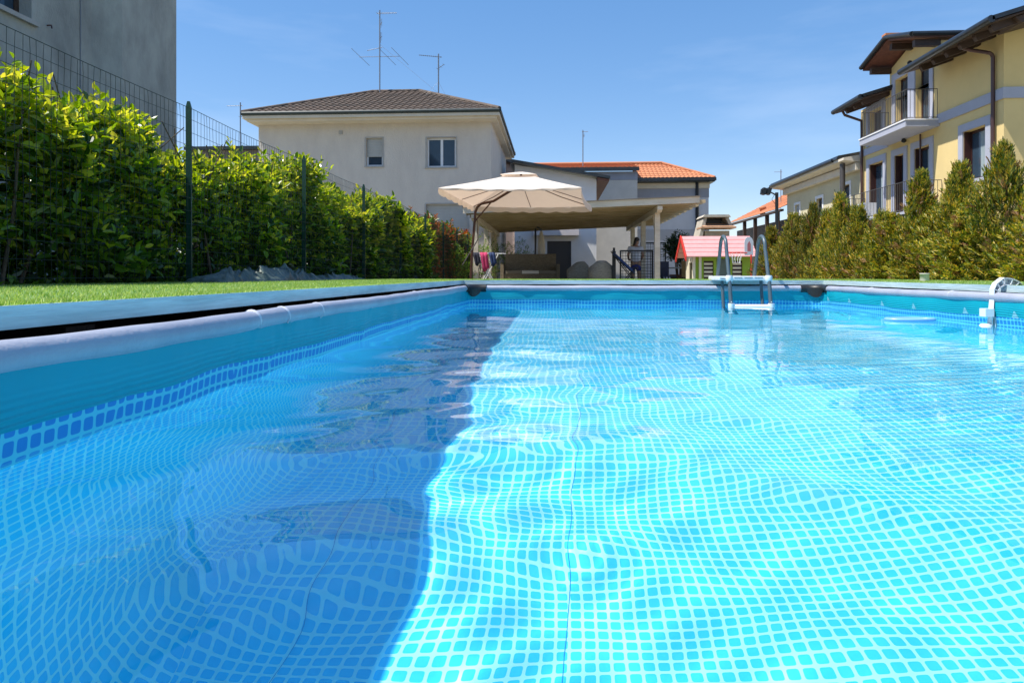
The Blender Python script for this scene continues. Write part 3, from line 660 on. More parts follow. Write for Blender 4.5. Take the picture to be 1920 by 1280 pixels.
m.add([(13,20.65,GZ),(20,20.65,GZ),(20,20.65,9.35),(13,20.65,7.45)], [(0,1,2,3)]); m.add([(13,29.9,GZ),(20,29.9,GZ),(20,29.9,9.2),(13,29.9,7.3)], [(0,1,2,3)])
m.build('wall', ms['yellow'], g)
for hh, nm in ((hA,'window'), (hB,'window'), (hC,'window'), (hD,'window'), (hE,'balcony_door'), (hF,'balcony_door'), (hG,'window')):
    wo = window(WY, hh, g, ms['door_wood'], 1, .2, .09, name=nm, curtain=nm == 'window')
    surround(WY, hh, wo, ms['grey_trim'], wd, .04, sill=hh is hD)
    if hh in (hA, hB, hC, hD):       # open inner leaf of dark red wood on the far jamb
        m = MB(); WY.box(m, hh[1]-.05, hh[1]-.005, hh[2]+.02, hh[3]-.02, -.19, -.01); m.build('shutter', ms['door_wood'], wo)
m = MB(); WY.box(m, 20.648, 24.05, 5.43, 5.75, .002, .05); m.build('string_course', ms['grey_trim'], g); m = MB(); WY.box(m, 27.5, 29.9, 5.30, 5.57, .002, .05); m.build('string_course', ms['grey_trim'], g); m = MB(); WN.box(m, 12.95, 20, 5.43, 5.75, .002, .05); m.build('string_course', ms['grey_trim'], g)
# upper balcony
bal = MB(); bal.box((11.88, 23.95, 5.35), (12.998, 27.45, 5.56)); bo = bal.build('balcony', ms['grey_trim'], g)
m = MB(); m.box((11.85, 23.92, 5.562), (12.99, 27.48, 5.60)); m.build('balcony_edge', ms['white_wall'], bo)
m = MB(); railing(m, [(12.95,24.0,0),(11.93,24.0,0),(11.93,27.4,0),(12.95,27.4,0)], 5.6, 6.62, .12); m.build('railing', ms['rail'], bo)
bal = MB(); bal.box((11.88, 23.7, 2.27), (12.998, 29.5, 2.48)); bo = bal.build('balcony', ms['grey_trim'], g)
m = MB(); railing(m, [(12.95,23.75,0),(11.93,23.75,0),(11.93,29.4,0),(12.95,29.4,0)], 2.48, 3.5, .12); m.build('railing', ms['rail'], bo)
m = MB(); m.box((12.15, 27.6, 2.485), (12.6, 28.3, 3.15)); m.build('balcony_cabinet', ms['pvc'], bo)
# roofs
def eave_roof(y0, y1, xe, ze, slope, far, name='roof', rake=True):
    m = MB(); xr = 19.5; zr_ = ze+(xr-xe)*slope
    m.prism([(xe,y0,ze),(xr,y0,zr_),(xr,y0,zr_+.16),(xe,y0,ze+.12)], (0,y1-y0,0)); r_ = m.build(name, ms['dark_metal'], g)
    m = MB(); m.prism([(xe+.05,y0+.06,ze-.05),(xr,y0+.06,zr_-.05),(xr,y0+.06,zr_-.005),(xe+.05,y0+.06,ze-.005)], (0,y1-y0-.12,0)); m.build('roof_boarding', ms['dark_wood'], r_)
    m = MB(); m.tube([(xe-.03,y0,ze+.03),(xe-.03,y1,ze+.03)], .10, 12); m.build('gutter', ms['dark_metal'], r_)
    k = int((y1-y0)/.72)
    for i in range(k):
        y = y0+.35+i*.72; m = MB()
        z0 = ze+slope*.2
        m.prism([(xe+.18,y,ze+.02-.10),(xe+.25,y,ze-.20),(13.25,y,ze+(13.25-xe)*slope-.22),(13.25,y,ze+(13.25-xe)*slope-.052),(xe+.18,y,ze+.18*slope-.052)], (0,.15,0)); m.build('rafter', ms['dark_wood'], r_)
    return r_
r1 = eave_roof(19.2, 24.1, 11.8, 7.20, .30, 0)
m = MB(); m.prism([(12.5,19.4,7.33),(14.6,19.4,7.96),(14.6,19.4,7.70),(12.7,19.4,7.18)], (0,1.0,0)); m.build('purlin', ms['dark_wood'], r1)
eave_roof(27.1, 29.7, 11.8, 7.16, .30, 0)
m = MB()                                       # cross gable over the balcony doors
ya_, yb_, yc_ = 23.9, 25.75, 27.75; xe = 12.1
for (p, q) in (((ya_, 8.42), (yb_, 8.92)), ((yc_, 8.42), (yb_, 8.92))):
    m.prism([(xe,p[0],p[1]),(xe,q[0],q[1]),(xe,q[0],q[1]+.14),(xe,p[0],p[1]+.14)], (4.5,0,0))
r_ = m.build('gable_roof', ms['dark_metal'], g)
m = MB()
for (p, q) in (((ya_, 8.42), (yb_, 8.92)), ((yc_, 8.42), (yb_, 8.92))):
    m.prism([(xe+.03,p[0],p[1]-.07),(xe+.03,q[0],q[1]-.07),(xe+.03,q[0],q[1]-.003),(xe+.03,p[0],p[1]-.003)], (4.4,0,0))
m.build('roof_boarding', ms['red_wood'], r_)
m = MB()
for (y, z) in ((24.15, 8.25), (25.75, 8.66), (27.35, 8.25)): m = MB(); m.box((12.25, y-.09, z-.14), (13.1, y+.09, z+.08)); m.build('purlin', ms['dark_wood'], r_)
m = MB(); m.tube([(xe-.04,ya_,8.47),(xe-.04,yb_,8.99),(xe-.04,yc_,8.47)], .085, 10); m.tube([(xe-.04,ya_,8.47),(16,ya_,8.47)], .085, 10); m.build('gutter', ms['dark_metal'], r_)
m = MB(); m.box((12.0, 25.6, 9.03), (13.0, 25.9, 9.10)); m.build('ridge_tiles', ms['tile_red'], r_)
# downpipes
m = MB(); m.tube([(12.1,21.35,7.33)]+[(12.15,21.32,7.15),(12.4,21.2,7.02),(12.75,21.05,6.9)]+arcpts((12.76,21.0,6.72),.15,pi/2,0,(1,0,0),(0,0,1),6)+[(12.91,21.0,5.0),(12.91,21.0,GZ)], .055, 12); m.build('downpipe', ms['brown_pipe'], g)
m = MB(); m.tube([(12.1,29.6,7.25),(12.2,29.6,7.05),(12.88,29.6,6.8),(12.90,29.6,6.4),(12.90,29.6,GZ)], .055, 10); m.build('downpipe', ms['brown_pipe'], g)
m = MB(); m.tube([(12.93,25.05,5.3),(12.93,25.05,2.6)], .03, 8); m.build('downpipe', ms['brown_pipe'], g)
for y, z in ((26.05, 5.28), (25.62, 8.02)):
    m = MB(); m.lathe((12.86, y, z-.09), [(.03,0),(.08,.03),(.09,.09),(.06,.14),(.02,.16)], 10); m.build('wall_lamp', ms['black'], g)

# long pale yellow building beyond it
g = thing('long_house', (15, 35, GZ), 'long pale yellow building with a projecting cream eave beyond the yellow apartment house', 'building')
WP = Wall((13.05, 0), (0, 1), (-1, 0))
pA = (37.3, 38.0, 3.25, 4.1); pB = (34.2, 34.95, 2.45, 4.1); pC = (31.1, 32.0, 2.45, 4.35)
m = MB(); WP.wall(m, 29.95, 39.3, GZ, 5.2, (pA,pB,pC), .2); m.add([(13.05,39.3,GZ),(20,39.3,GZ),(20,39.3,5.2),(13.05,39.3,5.2)], [(0,1,2,3)]); m.build('wall', ms['pale_yellow'], g)
wo = window(WP, pA, g, ms['pvc'], 1, .1, .05, shutter=1); surround(WP, pA, wo, ms['white_wall'], .13, .03, False)
for q in (pB, pC): wo = window(WP, q, g, ms['dark_wood'], 1, .12, .08); surround(WP, q, wo, ms['white_wall'], .14, .03, False)
m = MB(); m.prism([(12.3,29.95,5.32),(12.3,29.95,5.22),(13.04,29.95,5.12),(20,29.95,5.12),(20,29.95,6.6)], (0,9.8,0)); r_ = m.build('roof', ms['cream_trim'], g)
m = MB(); m.tube([(12.26,31,5.36),(12.26,39.75,5.36)], .08, 8); m.prism([(12.22,30.5,5.35),(12.3,30.5,5.50),(20,30.5,6.9),(20,30.5,6.61),(12.3,30.5,5.325)], (0,9.3,0)); m.build('gutter', ms['dark_metal'], r_)
m = MB(); m.box((12.8,29.95,4.80),(13.04,39.3,5.10)); m.build('string_course', ms['cream_trim'], g)
m = MB(); m.tube([(12.5,30.55,5.15),(12.5,30.55,GZ)], .11, 10); m.build('column', ms['rail'], g)
m = MB(); railing(m, [(12.3,30.1,0),(12.3,33.3,0)], 2.0, 3.0, .14); m.box((12.2,30,1.8),(13.04,33.4,2.0)); m.build('railing', ms['rail'], g)
antenna((14.55, 45, 4.9), 7.1, 'very thin aerial on the orange tiled outbuilding left of the long pale house', [(6.95, (-1,0,0), .5, 3, .2, False)])

# barn-like house with orange tiles further back
g = thing('tiled_barn', (16, 46, GZ), 'dark wooden outbuilding with an orange tiled roof and small chimneys in the distance', 'building')
m = MB(); m.box((13.6, 40, GZ), (20, 52, 3.6)); m.build('wall', ms['dark_wood'], g)
roof = MB(); L_ = sqrt(7**2+3.6**2); tiled(roof, (12.9, 51.9, 4.12), (0,-1,0), (7,0,3.6), L_, lambda t: 0, lambda t: 12.1, .26, .4)
ro = roof.build('roof', ms['tile_red'], g, fix=False)
m = MB(); m.box((14.0, 41.0, 4.45), (14.7, 41.7, 5.65)); m.box((13.9, 40.9, 5.8), (14.8, 41.8, 5.88)); m.box((14.05,41.05,5.652),(14.15,41.65,5.798)); m.box((14.55,41.05,5.652),(14.65,41.65,5.798)); m.build('chimney', ms['tan_block'], ro)
m = MB(); m.lathe((13.7, 46.0, 4.3), [(.18,0),(.18,.35),(.22,.36),(.22,.5),(.1,.55)], 8); m.build('chimney', ms['tile_red'], ro)
m = MB()
for y in (41, 43, 45.5, 48): m.box((13.0, y, GZ), (13.2, y+.2, 4.0))
m.box((12.9,40,3.98),(13.1,52,4.10)); m.build('post', ms['dark_wood'], g)
# ------------------------------------------------------------------ wire fence on the left
FX = -2.8
def fz(y): return .257 if y < 9.3 else GZ
fn = thing('wire_fence', (FX, 8, .25), 'green wire mesh fence on steel posts in front of the laurel hedge', 'fence')
py = [.29+2.4*i for i in range(-1, 11)]
for i, y in enumerate(py):
    m = MB(); z0 = fz(y)-.05; s_ = .021; tl = random.uniform(-.006, .006)
    m.prism([(FX-s_,y-s_,z0),(FX+s_,y-s_,z0),(FX+s_,y-.006,z0),(FX+.006,y-.006,z0),(FX+.006,y+s_,z0),(FX-.006,y+s_,z0),(FX-.006,y-.006,z0),(FX-s_,y-.006,z0)], (tl,0,1.60-z0))
    m.prism([(FX-s_+tl,y-s_,1.60),(FX+s_+tl,y-s_,1.60),(FX+s_*.4+tl,y-s_,1.645),(FX-s_*.4+tl,y-s_,1.645)], (0,.014,0))
    m.build('post', ms['green_post'], fn)
m = MB(); y0f, y1f = -2.1, 24.3; nv = int((y1f-y0f)/.05)
def wavex(y, z): return FX+.026+.004*sin(y*2.3+z*3)
def sag(y): return -.018*abs(sin(pi*(y-.29)/2.4))
for i in range(nv):
    y = y0f+i*.05; a = .006*sin(y*5.3); r_ = .0018
    pts = [(wavex(y, z)+.003*sin(y*17+z*9), y+a*(z-1)+.004*sin(y*31+z*14), z) for z in (fz(y)+.02, .7, 1.15, 1.50, 1.585+sag(y))]
    m.tube(pts, r_, 3, cap=False)
for z in [.30+.1*k for k in range(14)]:
    k = int((y1f-y0f)/.6); top = z > 1.55
    m.tube([(wavex(y0f+j*.6, z)+.002, y0f+j*.6, (1.585 if top else z)+sag(y0f+j*.6)*(1 if z > 1 else .3)) for j in range(k+1)], 0.0026 if top else .0017, 4, cap=False)
m.build('wire_mesh', ms['green_wire'], fn, fix=False)

# ------------------------------------------------------------------ foliage generators
def leaf_arrays(P, D, L, Wd, fold=.18, curl=.15, rg=rng):
    """P (n,3) bases, D (n,3) unit directions; six-vertex folded leaves"""
    n = len(P); up = rg.normal(0, .55, (n, 3)); up[:, 2] += 1
    s = np.cross(D, up); s /= np.linalg.norm(s, axis=1, keepdims=True)+1e-9; nn = np.cross(s, D)
    L = L[:, None]; Wd = Wd[:, None]
    b = P; t = P+D*L-nn*L*curl
    l1 = P+D*L*.30+s*Wd*.45+nn*Wd*fold; l2 = P+D*L*.68+s*Wd*.42+nn*(Wd*fold-L*curl*.45)
    r1 = P+D*L*.30-s*Wd*.45+nn*Wd*fold; r2 = P+D*L*.68-s*Wd*.42+nn*(Wd*fold-L*curl*.45)
    V = np.stack([b, l1, l2, t, r2, r1], 1).reshape(-1, 3); i = np.arange(n)[:, None]*6
    F = np.concatenate([i+np.array([[0,1,2,3]]), i+np.array([[0,3,4,5]])], 0)
    return V, F
def shoots(bases, dirs, length, nleaf, L, Wd, rg, spread=.9, tipup=.5):
    """leaves spiralling along shoots"""
    n = len(bases); P = []; D = []; LL = []
    for k in range(nleaf):
        t = (k+.5)/nleaf; ang = k*2.4+rg.uniform(0, .6, n)
        d = dirs; a = np.cross(d, np.array([[.3, .1, 1.]])); a /= np.linalg.norm(a, axis=1, keepdims=True)+1e-9; b = np.cross(d, a)
        out = a*np.cos(ang)[:, None]+b*np.sin(ang)[:, None]; k2 = spread*(1-t*tipup)
        v = out*k2+d*(1-k2*.55)+rg.normal(0, .13, (n, 3)); v[:, 2] -= .18*(1-t); v /= np.linalg.norm(v, axis=1, keepdims=True)
        P.append(bases+dirs*(length*t)[:, None]); D.append(v); LL.append(L*(1-.35*t)*rg.uniform(.75, 1.2, n))
    return np.concatenate(P), np.concatenate(D), np.concatenate(LL)
def hedge(name, label, x0, x1, y0, y1, top, base, mat, dens, L, seed, young_lit=None):
    rg = np.random.default_rng(seed)
    h = thing(name, ((x0+x1)/2, (y0+y1)/2, GZ), label, 'hedge')
    # sample y with density falling with distance
    n = int(dens); u = rg.random(n); y = y0+(y1-y0)*u**1.35 if y0 < 3 else y0+(y1-y0)*u
    face = rg.random(n)
    zt = np.array([top(a) for a in y])
    x = np.where(face < .62, x1-np.abs(rg.normal(0, .19, n)), rg.uniform(x0, x1, n))
    z = np.where(face < .62, base+(zt-base)*rg.random(n)**.72, np.where(face < .82, zt-np.abs(rg.normal(0, .11, n)), base+(zt-base)*rg.random(n)))
    hump = .11*np.sin(y*3.1+z)+.10*np.sin(y*7.3+z*5)+.07*np.sin(z*11+y*2)-.06; x = x+np.where(face < .62, hump, 0)
    d = np.stack([rg.normal(.35, .45, n), rg.normal(0, .35, n), rg.normal(.75, .35, n)], 1); topm = face >= .62
    d[topm, 0] = rg.normal(.05, .3, topm.sum()); d[topm, 2] = np.abs(rg.normal(1, .2, topm.sum())); d /= np.linalg.norm(d, axis=1, keepdims=True)
    far = np.clip(y/9, .85, 1.6); ln = rg.uniform(.10, .24, n)
    B = np.stack([x, y, z-.1], 1)
    P, D, LL = shoots(B, d, ln, 6, L*far, .4, rg)
    rel = (P[:, 2]-base)/(1.5-base); isy = rg.random(len(P)) < np.clip((rel-.24)*1.45, .03, .85)  # share of the yellower upper leaves grows with height
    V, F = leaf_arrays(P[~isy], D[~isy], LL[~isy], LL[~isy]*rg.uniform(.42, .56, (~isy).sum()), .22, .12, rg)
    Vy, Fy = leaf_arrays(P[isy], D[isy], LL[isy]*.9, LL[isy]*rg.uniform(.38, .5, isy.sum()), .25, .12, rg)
    # sprouts standing clear of the top
    ns = int((y1-y0)*4.5); ys_ = rg.uniform(y0, y1, ns); xs_ = rg.uniform(x0+.2, x1-.02, ns); zs_ = np.array([top(a) for a in ys_])-.12
    dd = np.stack([rg.normal(0, .12, ns), rg.normal(0, .12, ns), np.ones(ns)], 1); dd /= np.linalg.norm(dd, axis=1, keepdims=True)
    P2, D2, L2 = shoots(np.stack([xs_, ys_, zs_], 1), dd, rg.uniform(.18, .42, ns), 15, L*np.clip(ys_/9, .9, 1.5)*.9, .4, rg, .8, .4)
    V2, F2 = leaf_arrays(P2, D2, L2, L2*.4, .25, .1, rg)
    npmesh('foliage', V, F, mat, h)
    npmesh('upper_leaves', np.concatenate([Vy, V2]), np.concatenate([Fy, F2+len(Vy)]), young_lit or mat, h)
    m = MB(); rr = random.Random(seed)
    y = y0
    while y < min(y1, 16):
        for q in range(2):
            bx_ = rr.uniform(x1-.45, x1-.05); p = [(bx_, y+rr.uniform(-.1, .1), GZ-.05)]
            for k in range(1, 5): p.append((bx_+rr.uniform(-.12, .12), y+rr.uniform(-.16, .16)*k/2, GZ+k*.42))
            m.tube(p, [.016, .013, .010, .007, .004], 6)
        y += .30
    for i in range(ns):
        e = np.array([xs_[i], ys_[i], zs_[i]]); m.tube([e-dd[i]*.25, e+dd[i]*.25], .0028, 4, cap=False)
    m.build('branches', ms['stem'], h, fix=False)
    return h
laurel_m = leafmat('laurel_leaf', [(.010, .035, .007), (.025, .070, .010), (.05, .12, .014), (.10, .20, .018), (.17, .28, .03)], .25, .30, .6)
young_lit_m = leafmat('young_lit_laurel_leaf', [(.10, .18, .015), (.20, .29, .02), (.34, .40, .04), (.48, .46, .07)], .25, .45, .6)  # fresh growth, with the sunlit upper hedge put into its yellow
def top1(y): return 1.40-.12*min(1, max(0, (6.6-y)/1.8))+.11*sin(y*1.7+.6)+.10*sin(y*4.3)+.08*sin(y*9.1)-(.10 if y > 12 else 0)
hedge('laurel_hedge', 'tall glossy bright green laurel hedge behind the green wire fence', -4.1, -2.93, -1.2, 16.0, top1, -.12, laurel_m, 22000, .126, 11, young_lit_m)
red_m = leafmat('red_tip_leaf', [(.03, .08, .015), (.08, .14, .02), (.30, .10, .03), (.40, .16, .05)], .35, .35)
def top2(y): return 1.62+.08*sin(y*2)+.05*sin(y*5)
hedge('photinia_hedge', 'red and orange tipped hedge behind the far end of the wire fence', -4.3, -3.0, 16.1, 24.0, top2, -.1, red_m, 2600, .11, 12)
# loose bushes at the end of the fence, under the parasol
def bush(name, label, cat, c, rx, rz, n, L, mat, seed, group=None, trunk=True):
    rg = np.random.default_rng(seed); t = thing(name, (c[0], c[1], GZ), label, cat, group)
    v = rg.normal(0, 1, (n, 3)); v /= np.linalg.norm(v, axis=1, keepdims=True); rad = rg.random(n)**.38
    lump = 1+.22*np.sin(v[:, 0]*5+seed)*np.cos(v[:, 2]*4+v[:, 1]*3)
    B = np.array(c)+v*rad[:, None]*lump[:, None]*np.array([rx, rx, rz]); d = v*.7+rg.normal(0, .3, (n, 3)); d[:, 2] += .6; d /= np.linalg.norm(d, axis=1, keepdims=True)
    P, D, LL = shoots(B, d, rg.uniform(.08, .22, n), 6, np.full(n, L), .4, rg); V, F = leaf_arrays(P, D, LL, LL*.36, .2, .12, rg)
    npmesh('foliage', V, F, mat, t)
    if trunk:
        m = MB(); rr = random.Random(seed)
        for i in range(6):
            a = i*1.05; m.tube([(c[0]+.04*cos(a), c[1]+.04*sin(a), GZ), (c[0]+.4*rx*cos(a), c[1]+.4*rx*sin(a), c[2]-.3*rz), (c[0]+.6*rx*cos(a+.3), c[1]+.6*rx*sin(a), c[2]+.5*rz)], [.022, .014, .005], 6)
        m.build('trunk', ms['stem'], t)
    return t
bm_ = leafmat('bush_leaf', [(.03, .09, .012), (.07, .17, .02), (.15, .27, .035), (.27, .33, .06)], .4, .4)
bush('bush', 'leafy light green bush between the fence end and the pergola posts', 'bush', (-2.6, 22.2, .75), .75, .85, 420, .085, bm_, 21)
bush('bush', 'yellow-green bush under the pergola in front of the white building', 'bush', (-1.75, 27.6, .85), .9, .85, 420, .085, bm_, 22)
bush('bush', 'low green bush at the foot of the parasol pole', 'bush', (-3.0, 18.8, .45), .7, .75, 380, .08, bm_, 23)

# ------------------------------------------------------------------ conifers on the right
thuja_cols = [(.02, .045, .010), (.075, .12, .016), (.19, .22, .025), (.36, .31, .035), (.54, .38, .07)]
thuja_m = leafmat('conifer_leaf', thuja_cols, .5, .30)
_n = thuja_m.node_tree; _oi = _n.nodes.new('ShaderNodeObjectInfo'); _mr = _n.nodes.new('ShaderNodeMapRange'); _mr.inputs['To Min'].default_value = .62; _mr.inputs['To Max'].default_value = 1.25
_h = _n.nodes.new('ShaderNodeHueSaturation'); _rp = [q for q in _n.nodes if q.type == 'VALTORGB'][0]; _b = _n.nodes['Principled BSDF']; _hs = [q for q in _n.nodes if q.type == 'HUE_SAT' and q != _h][0]
lnk(_n, _oi.outputs['Random'], _mr.inputs['Value']); lnk(_n, _mr.outputs[0], _h.inputs['Value']); lnk(_n, _rp.outputs[0], _h.inputs['Color']); lnk(_n, _h.outputs[0], _b.inputs['Base Color']); lnk(_n, _h.outputs[0], _hs.inputs['Color'])
brown_m = leafmat('conifer_brown', [(.16, .08, .03), (.30, .17, .06)], .6, .2)
def conifer_mesh(seed, H, r0, n):
    """flat fan sprays arranged round an irregular cone"""
    rg = np.random.default_rng(seed); P = []; D = []; L = []; Wd = []
    t = rg.random(n)**1.12*.95; ang = rg.uniform(0, 2*pi, n)
    lump = 1+.30*np.sin(ang*3+t*9+seed)+.18*np.sin(ang*5-t*17)
    prof_ = np.where(t < .55, 1.0-.15*t, .72*((1-t)/.45)**1.1+.06); rad = r0*np.clip(prof_, .06, 1)*lump*rg.uniform(.45, 1.06, n)
    z = t*H; B = np.stack([rad*np.cos(ang), rad*np.sin(ang), z], 1)
    out = np.stack([np.cos(ang), np.sin(ang), np.full(n, .0)], 1); el = .45+1.0*t
    d = out*np.cos(el)[:, None]; d[:, 2] = np.sin(el); d += rg.normal(0, .22, (n, 3)); d /= np.linalg.norm(d, axis=1, keepdims=True)
    side = np.cross(d, out+rg.normal(0, .5, (n, 3))); side /= np.linalg.norm(side, axis=1, keepdims=True)
    sp = rg.uniform(.07, .13, n)
    for k in range(13):
        q = (k+1)/13; sgn = 1 if k % 2 else -1; f = .85 if k < 12 else 0
        dirk = d*(.75)+side*sgn*f*(.9-.3*q); dirk /= np.linalg.norm(dirk, axis=1, keepdims=True)
        P.append(B+d*(sp*q*.8)[:, None]); D.append(dirk); L.append((sp*(.40-.22*q)+.012)*rg.uniform(.7,1.3,n)); Wd.append(rg.uniform(.008,.014,n))
    P = np.concatenate(P); D = np.concatenate(D); L = np.concatenate(L); Wd = np.concatenate(Wd)
    return leaf_arrays(P, D, L, Wd, .1, .06, rg)
vmesh = []
for i in range(5):
    V, F = conifer_mesh(40+i, 1.0, .255+.02*(i % 3), 1050+90*i)
    o = npmesh('foliage', V, F, thuja_m); vmesh.append(o.data); bpy.data.objects.remove(o)
bV, bF = conifer_mesh(77, 1.0, .30, 60); o = npmesh('dry_sprays', bV, bF, brown_m); bmesh_ = o.data; bpy.data.objects.remove(o)
tk = MB(); tk.tube([(0,0,0),(.01,0,.5),(0,.01,.95)], [.022,.013,.003], 7)
for a in range(10): tk.tube([(0,0,.1+a*.08),(.2*cos(a*2.4)*(1-a*.07),.2*sin(a*2.4)*(1-a*.07),.22+a*.085)], [.007,.002], 5)
to = tk.build('trunk', ms['stem']); tmesh = to.data; bpy.data.objects.remove(to)
ordn = ['first','second','third','fourth','fifth','sixth','seventh','eighth','ninth','tenth','eleventh','twelfth','thirteenth','fourteenth','fifteenth','sixteenth','seventeenth','eighteenth','nineteenth','twentieth']
con = [(6.33,1.10),(6.93,1.55),(7.36,1.02),(7.76,1.48),(8.16,1.00),(8.56,1.50),(9.08,1.05),(9.55,1.10),(10.1,1.22),(10.75,1.48),(11.35,1.30),(11.95,1.46),(12.6,1.30),(13.3,1.40),(14.0,1.22)]
rc = random.Random(3)
for i, (y, ht) in enumerate(con):
    z0 = .23 if y < 9.2 else GZ
    H = ht-z0+.05
    look = 'tall' if ht > 1.45 else ('low' if ht < 1.15 else 'mid-height')
    t = thing('conifer', (4.38+rc.uniform(-.06,.06), y, z0-.02), '%s golden-green conifer, %s from the right end of the hedge row' % (look, ordn[i]), 'conifer', 'conifers in the row on the right')
    t.scale = (1.12 if ht < 1.45 else .98, 1.12 if ht < 1.45 else .98, H); t.rotation_euler = (rc.uniform(-.05,.05), rc.uniform(-.05,.05), rc.uniform(0, 6.28))
    for me_, nm, mt in ((vmesh[i % 5], 'foliage', 0), (bmesh_, 'dry_sprays', 0), (tmesh, 'trunk', 0)):
        o = bpy.data.objects.new(nm, me_); C.objects.link(o); o.parent = t
# black railing behind the conifers
rf = thing('railing_fence', (4.95, 12, GZ), 'black iron railing fence behind the row of conifers', 'fence')
yy = 3.2
while yy < 15:
    m = MB(); m.box((4.955, yy, GZ), (4.995, yy+.04, 1.21)); m.build('post', ms['black'], rf); yy += 2.0
    if yy < 15:
        m = MB(); a0, a1 = yy-1.96, yy
        m.box((4.96, a0, 1.15), (4.99, a1, 1.18)); m.box((4.96, a0, .0), (4.99, a1, .03))
        for k in range(1, 14): y_ = a0+(a1-a0)*k/14; m.box((4.968, y_-.007, .03), (4.982, y_+.007, 1.15))
        m.build('railing_panel', ms['black'], rf)
m = MB(); m.box((5.0, -3, GZ-.1), (5.2, 15.3, .02)); wl_ = m.build('garden_wall', ms['white_wall']); tag(wl_, 'low white garden wall at the foot of the black railing', 'wall')

# floodlight pole
fl = thing('floodlight_pole', (4.70, 14.8, GZ), 'black pole with two floodlights above the conifers', 'floodlight')
P0 = Vector((4.70, 14.8, GZ))
m = MB(); m.tube([P0, (4.70,14.8,2.06)], .034, 10); m.build('pole', ms['black'], fl)
m = MB(); m.tube([(4.70,14.8,2.0),(4.50,14.6,2.05),(4.36,14.5,2.05)], .016, 8); m.tube([(4.62,14.7,2.0),(4.55,14.65,1.90),(4.66,14.78,1.82)], .005, 6); m.build('arm', ms['black'], fl)
for dx in (0, .10):
    m = MB(); m.box((4.30+dx, 14.42, 1.98), (4.37+dx, 14.56, 2.12), Matrix.Rotation(.3, 3, 'Y')); m.prism([(4.285+dx,14.44,1.99),(4.30+dx,14.44,2.10),(4.30+dx,14.54,2.10),(4.285+dx,14.54,1.99)], (-.012,0,.002)); m.build('lamp_head', ms['black'], fl)

# ------------------------------------------------------------------ pergola
pg = thing('pergola', (.4, 23, GZ), 'open wooden pergola with a boarded lean-to roof and square posts', 'pergola')
def pz(x): return 2.30+.040*(x-.65)             # underside of the roof boards
for x in (-2.32, 2.96):
    for y in (20.0, 23.1, 26.2):
        m = MB(); m.box((x-.075, y-.075, GZ), (x+.075, y+.075, pz(x)-.30)); m.build('post', ms['pine'], pg)
    m = MB(); zt_ = pz(x)-.135
    m.prism([(x-.07,19.45,zt_),(x-.07,27.9,zt_),(x-.07,27.9,zt_-.165),(x-.07,19.6,zt_-.165),(x-.07,19.45,zt_-.10)], (.14,0,0)); m.build('beam', ms['pine'], pg)
    for y in (20.0,):
        m = MB(); m.beam((x, y+.07, 1.45), (x, y+.65, zt_-.17), .07, .09, (1,0,0)); m.build('brace', ms['pine'], pg)
for i in range(10):
    y = 19.56+i*.92; m = MB(); xe_ = 4.25
    m.prism([(-2.55,y,pz(-2.55)-.002),(xe_,y,pz(xe_)-.002),(xe_,y,pz(xe_)-.09),(xe_-.10,y,pz(xe_)-.132),(-2.55,y,pz(-2.55)-.132)], (0,.085,0)); m.build('rafter', ms['pine_rafter'], pg)
m = MB(); m.prism([(-2.62,19.45,pz(-2.62)),(4.05,19.45,pz(4.05)),(4.05,19.45,pz(4.05)+.028),(-2.62,19.45,pz(-2.62)+.028)], (0,8.7,0)); m.build('roof_boarding', ms['pine_board'], pg)
m = MB(); m.prism([(-2.62,19.40,pz(-2.62)-.10),(4.05,19.40,pz(4.05)-.10),(4.05,19.40,pz(4.05)+.075),(-2.62,19.40,pz(-2.62)+.075)], (0,.045,0)); fo_ = m.build('fascia', ms['pine'], pg)
m = MB(); m.prism([(-2.64,19.36,pz(-2.64)+.078),(4.07,19.36,pz(4.07)+.078),(4.07,19.36,pz(4.07)+.098),(-2.64,19.36,pz(-2.64)+.098)], (0,8.85,0)); m.build('roof_sheet', M('roof_felt', (.23,.20,.16), .8, .2, 3), pg)

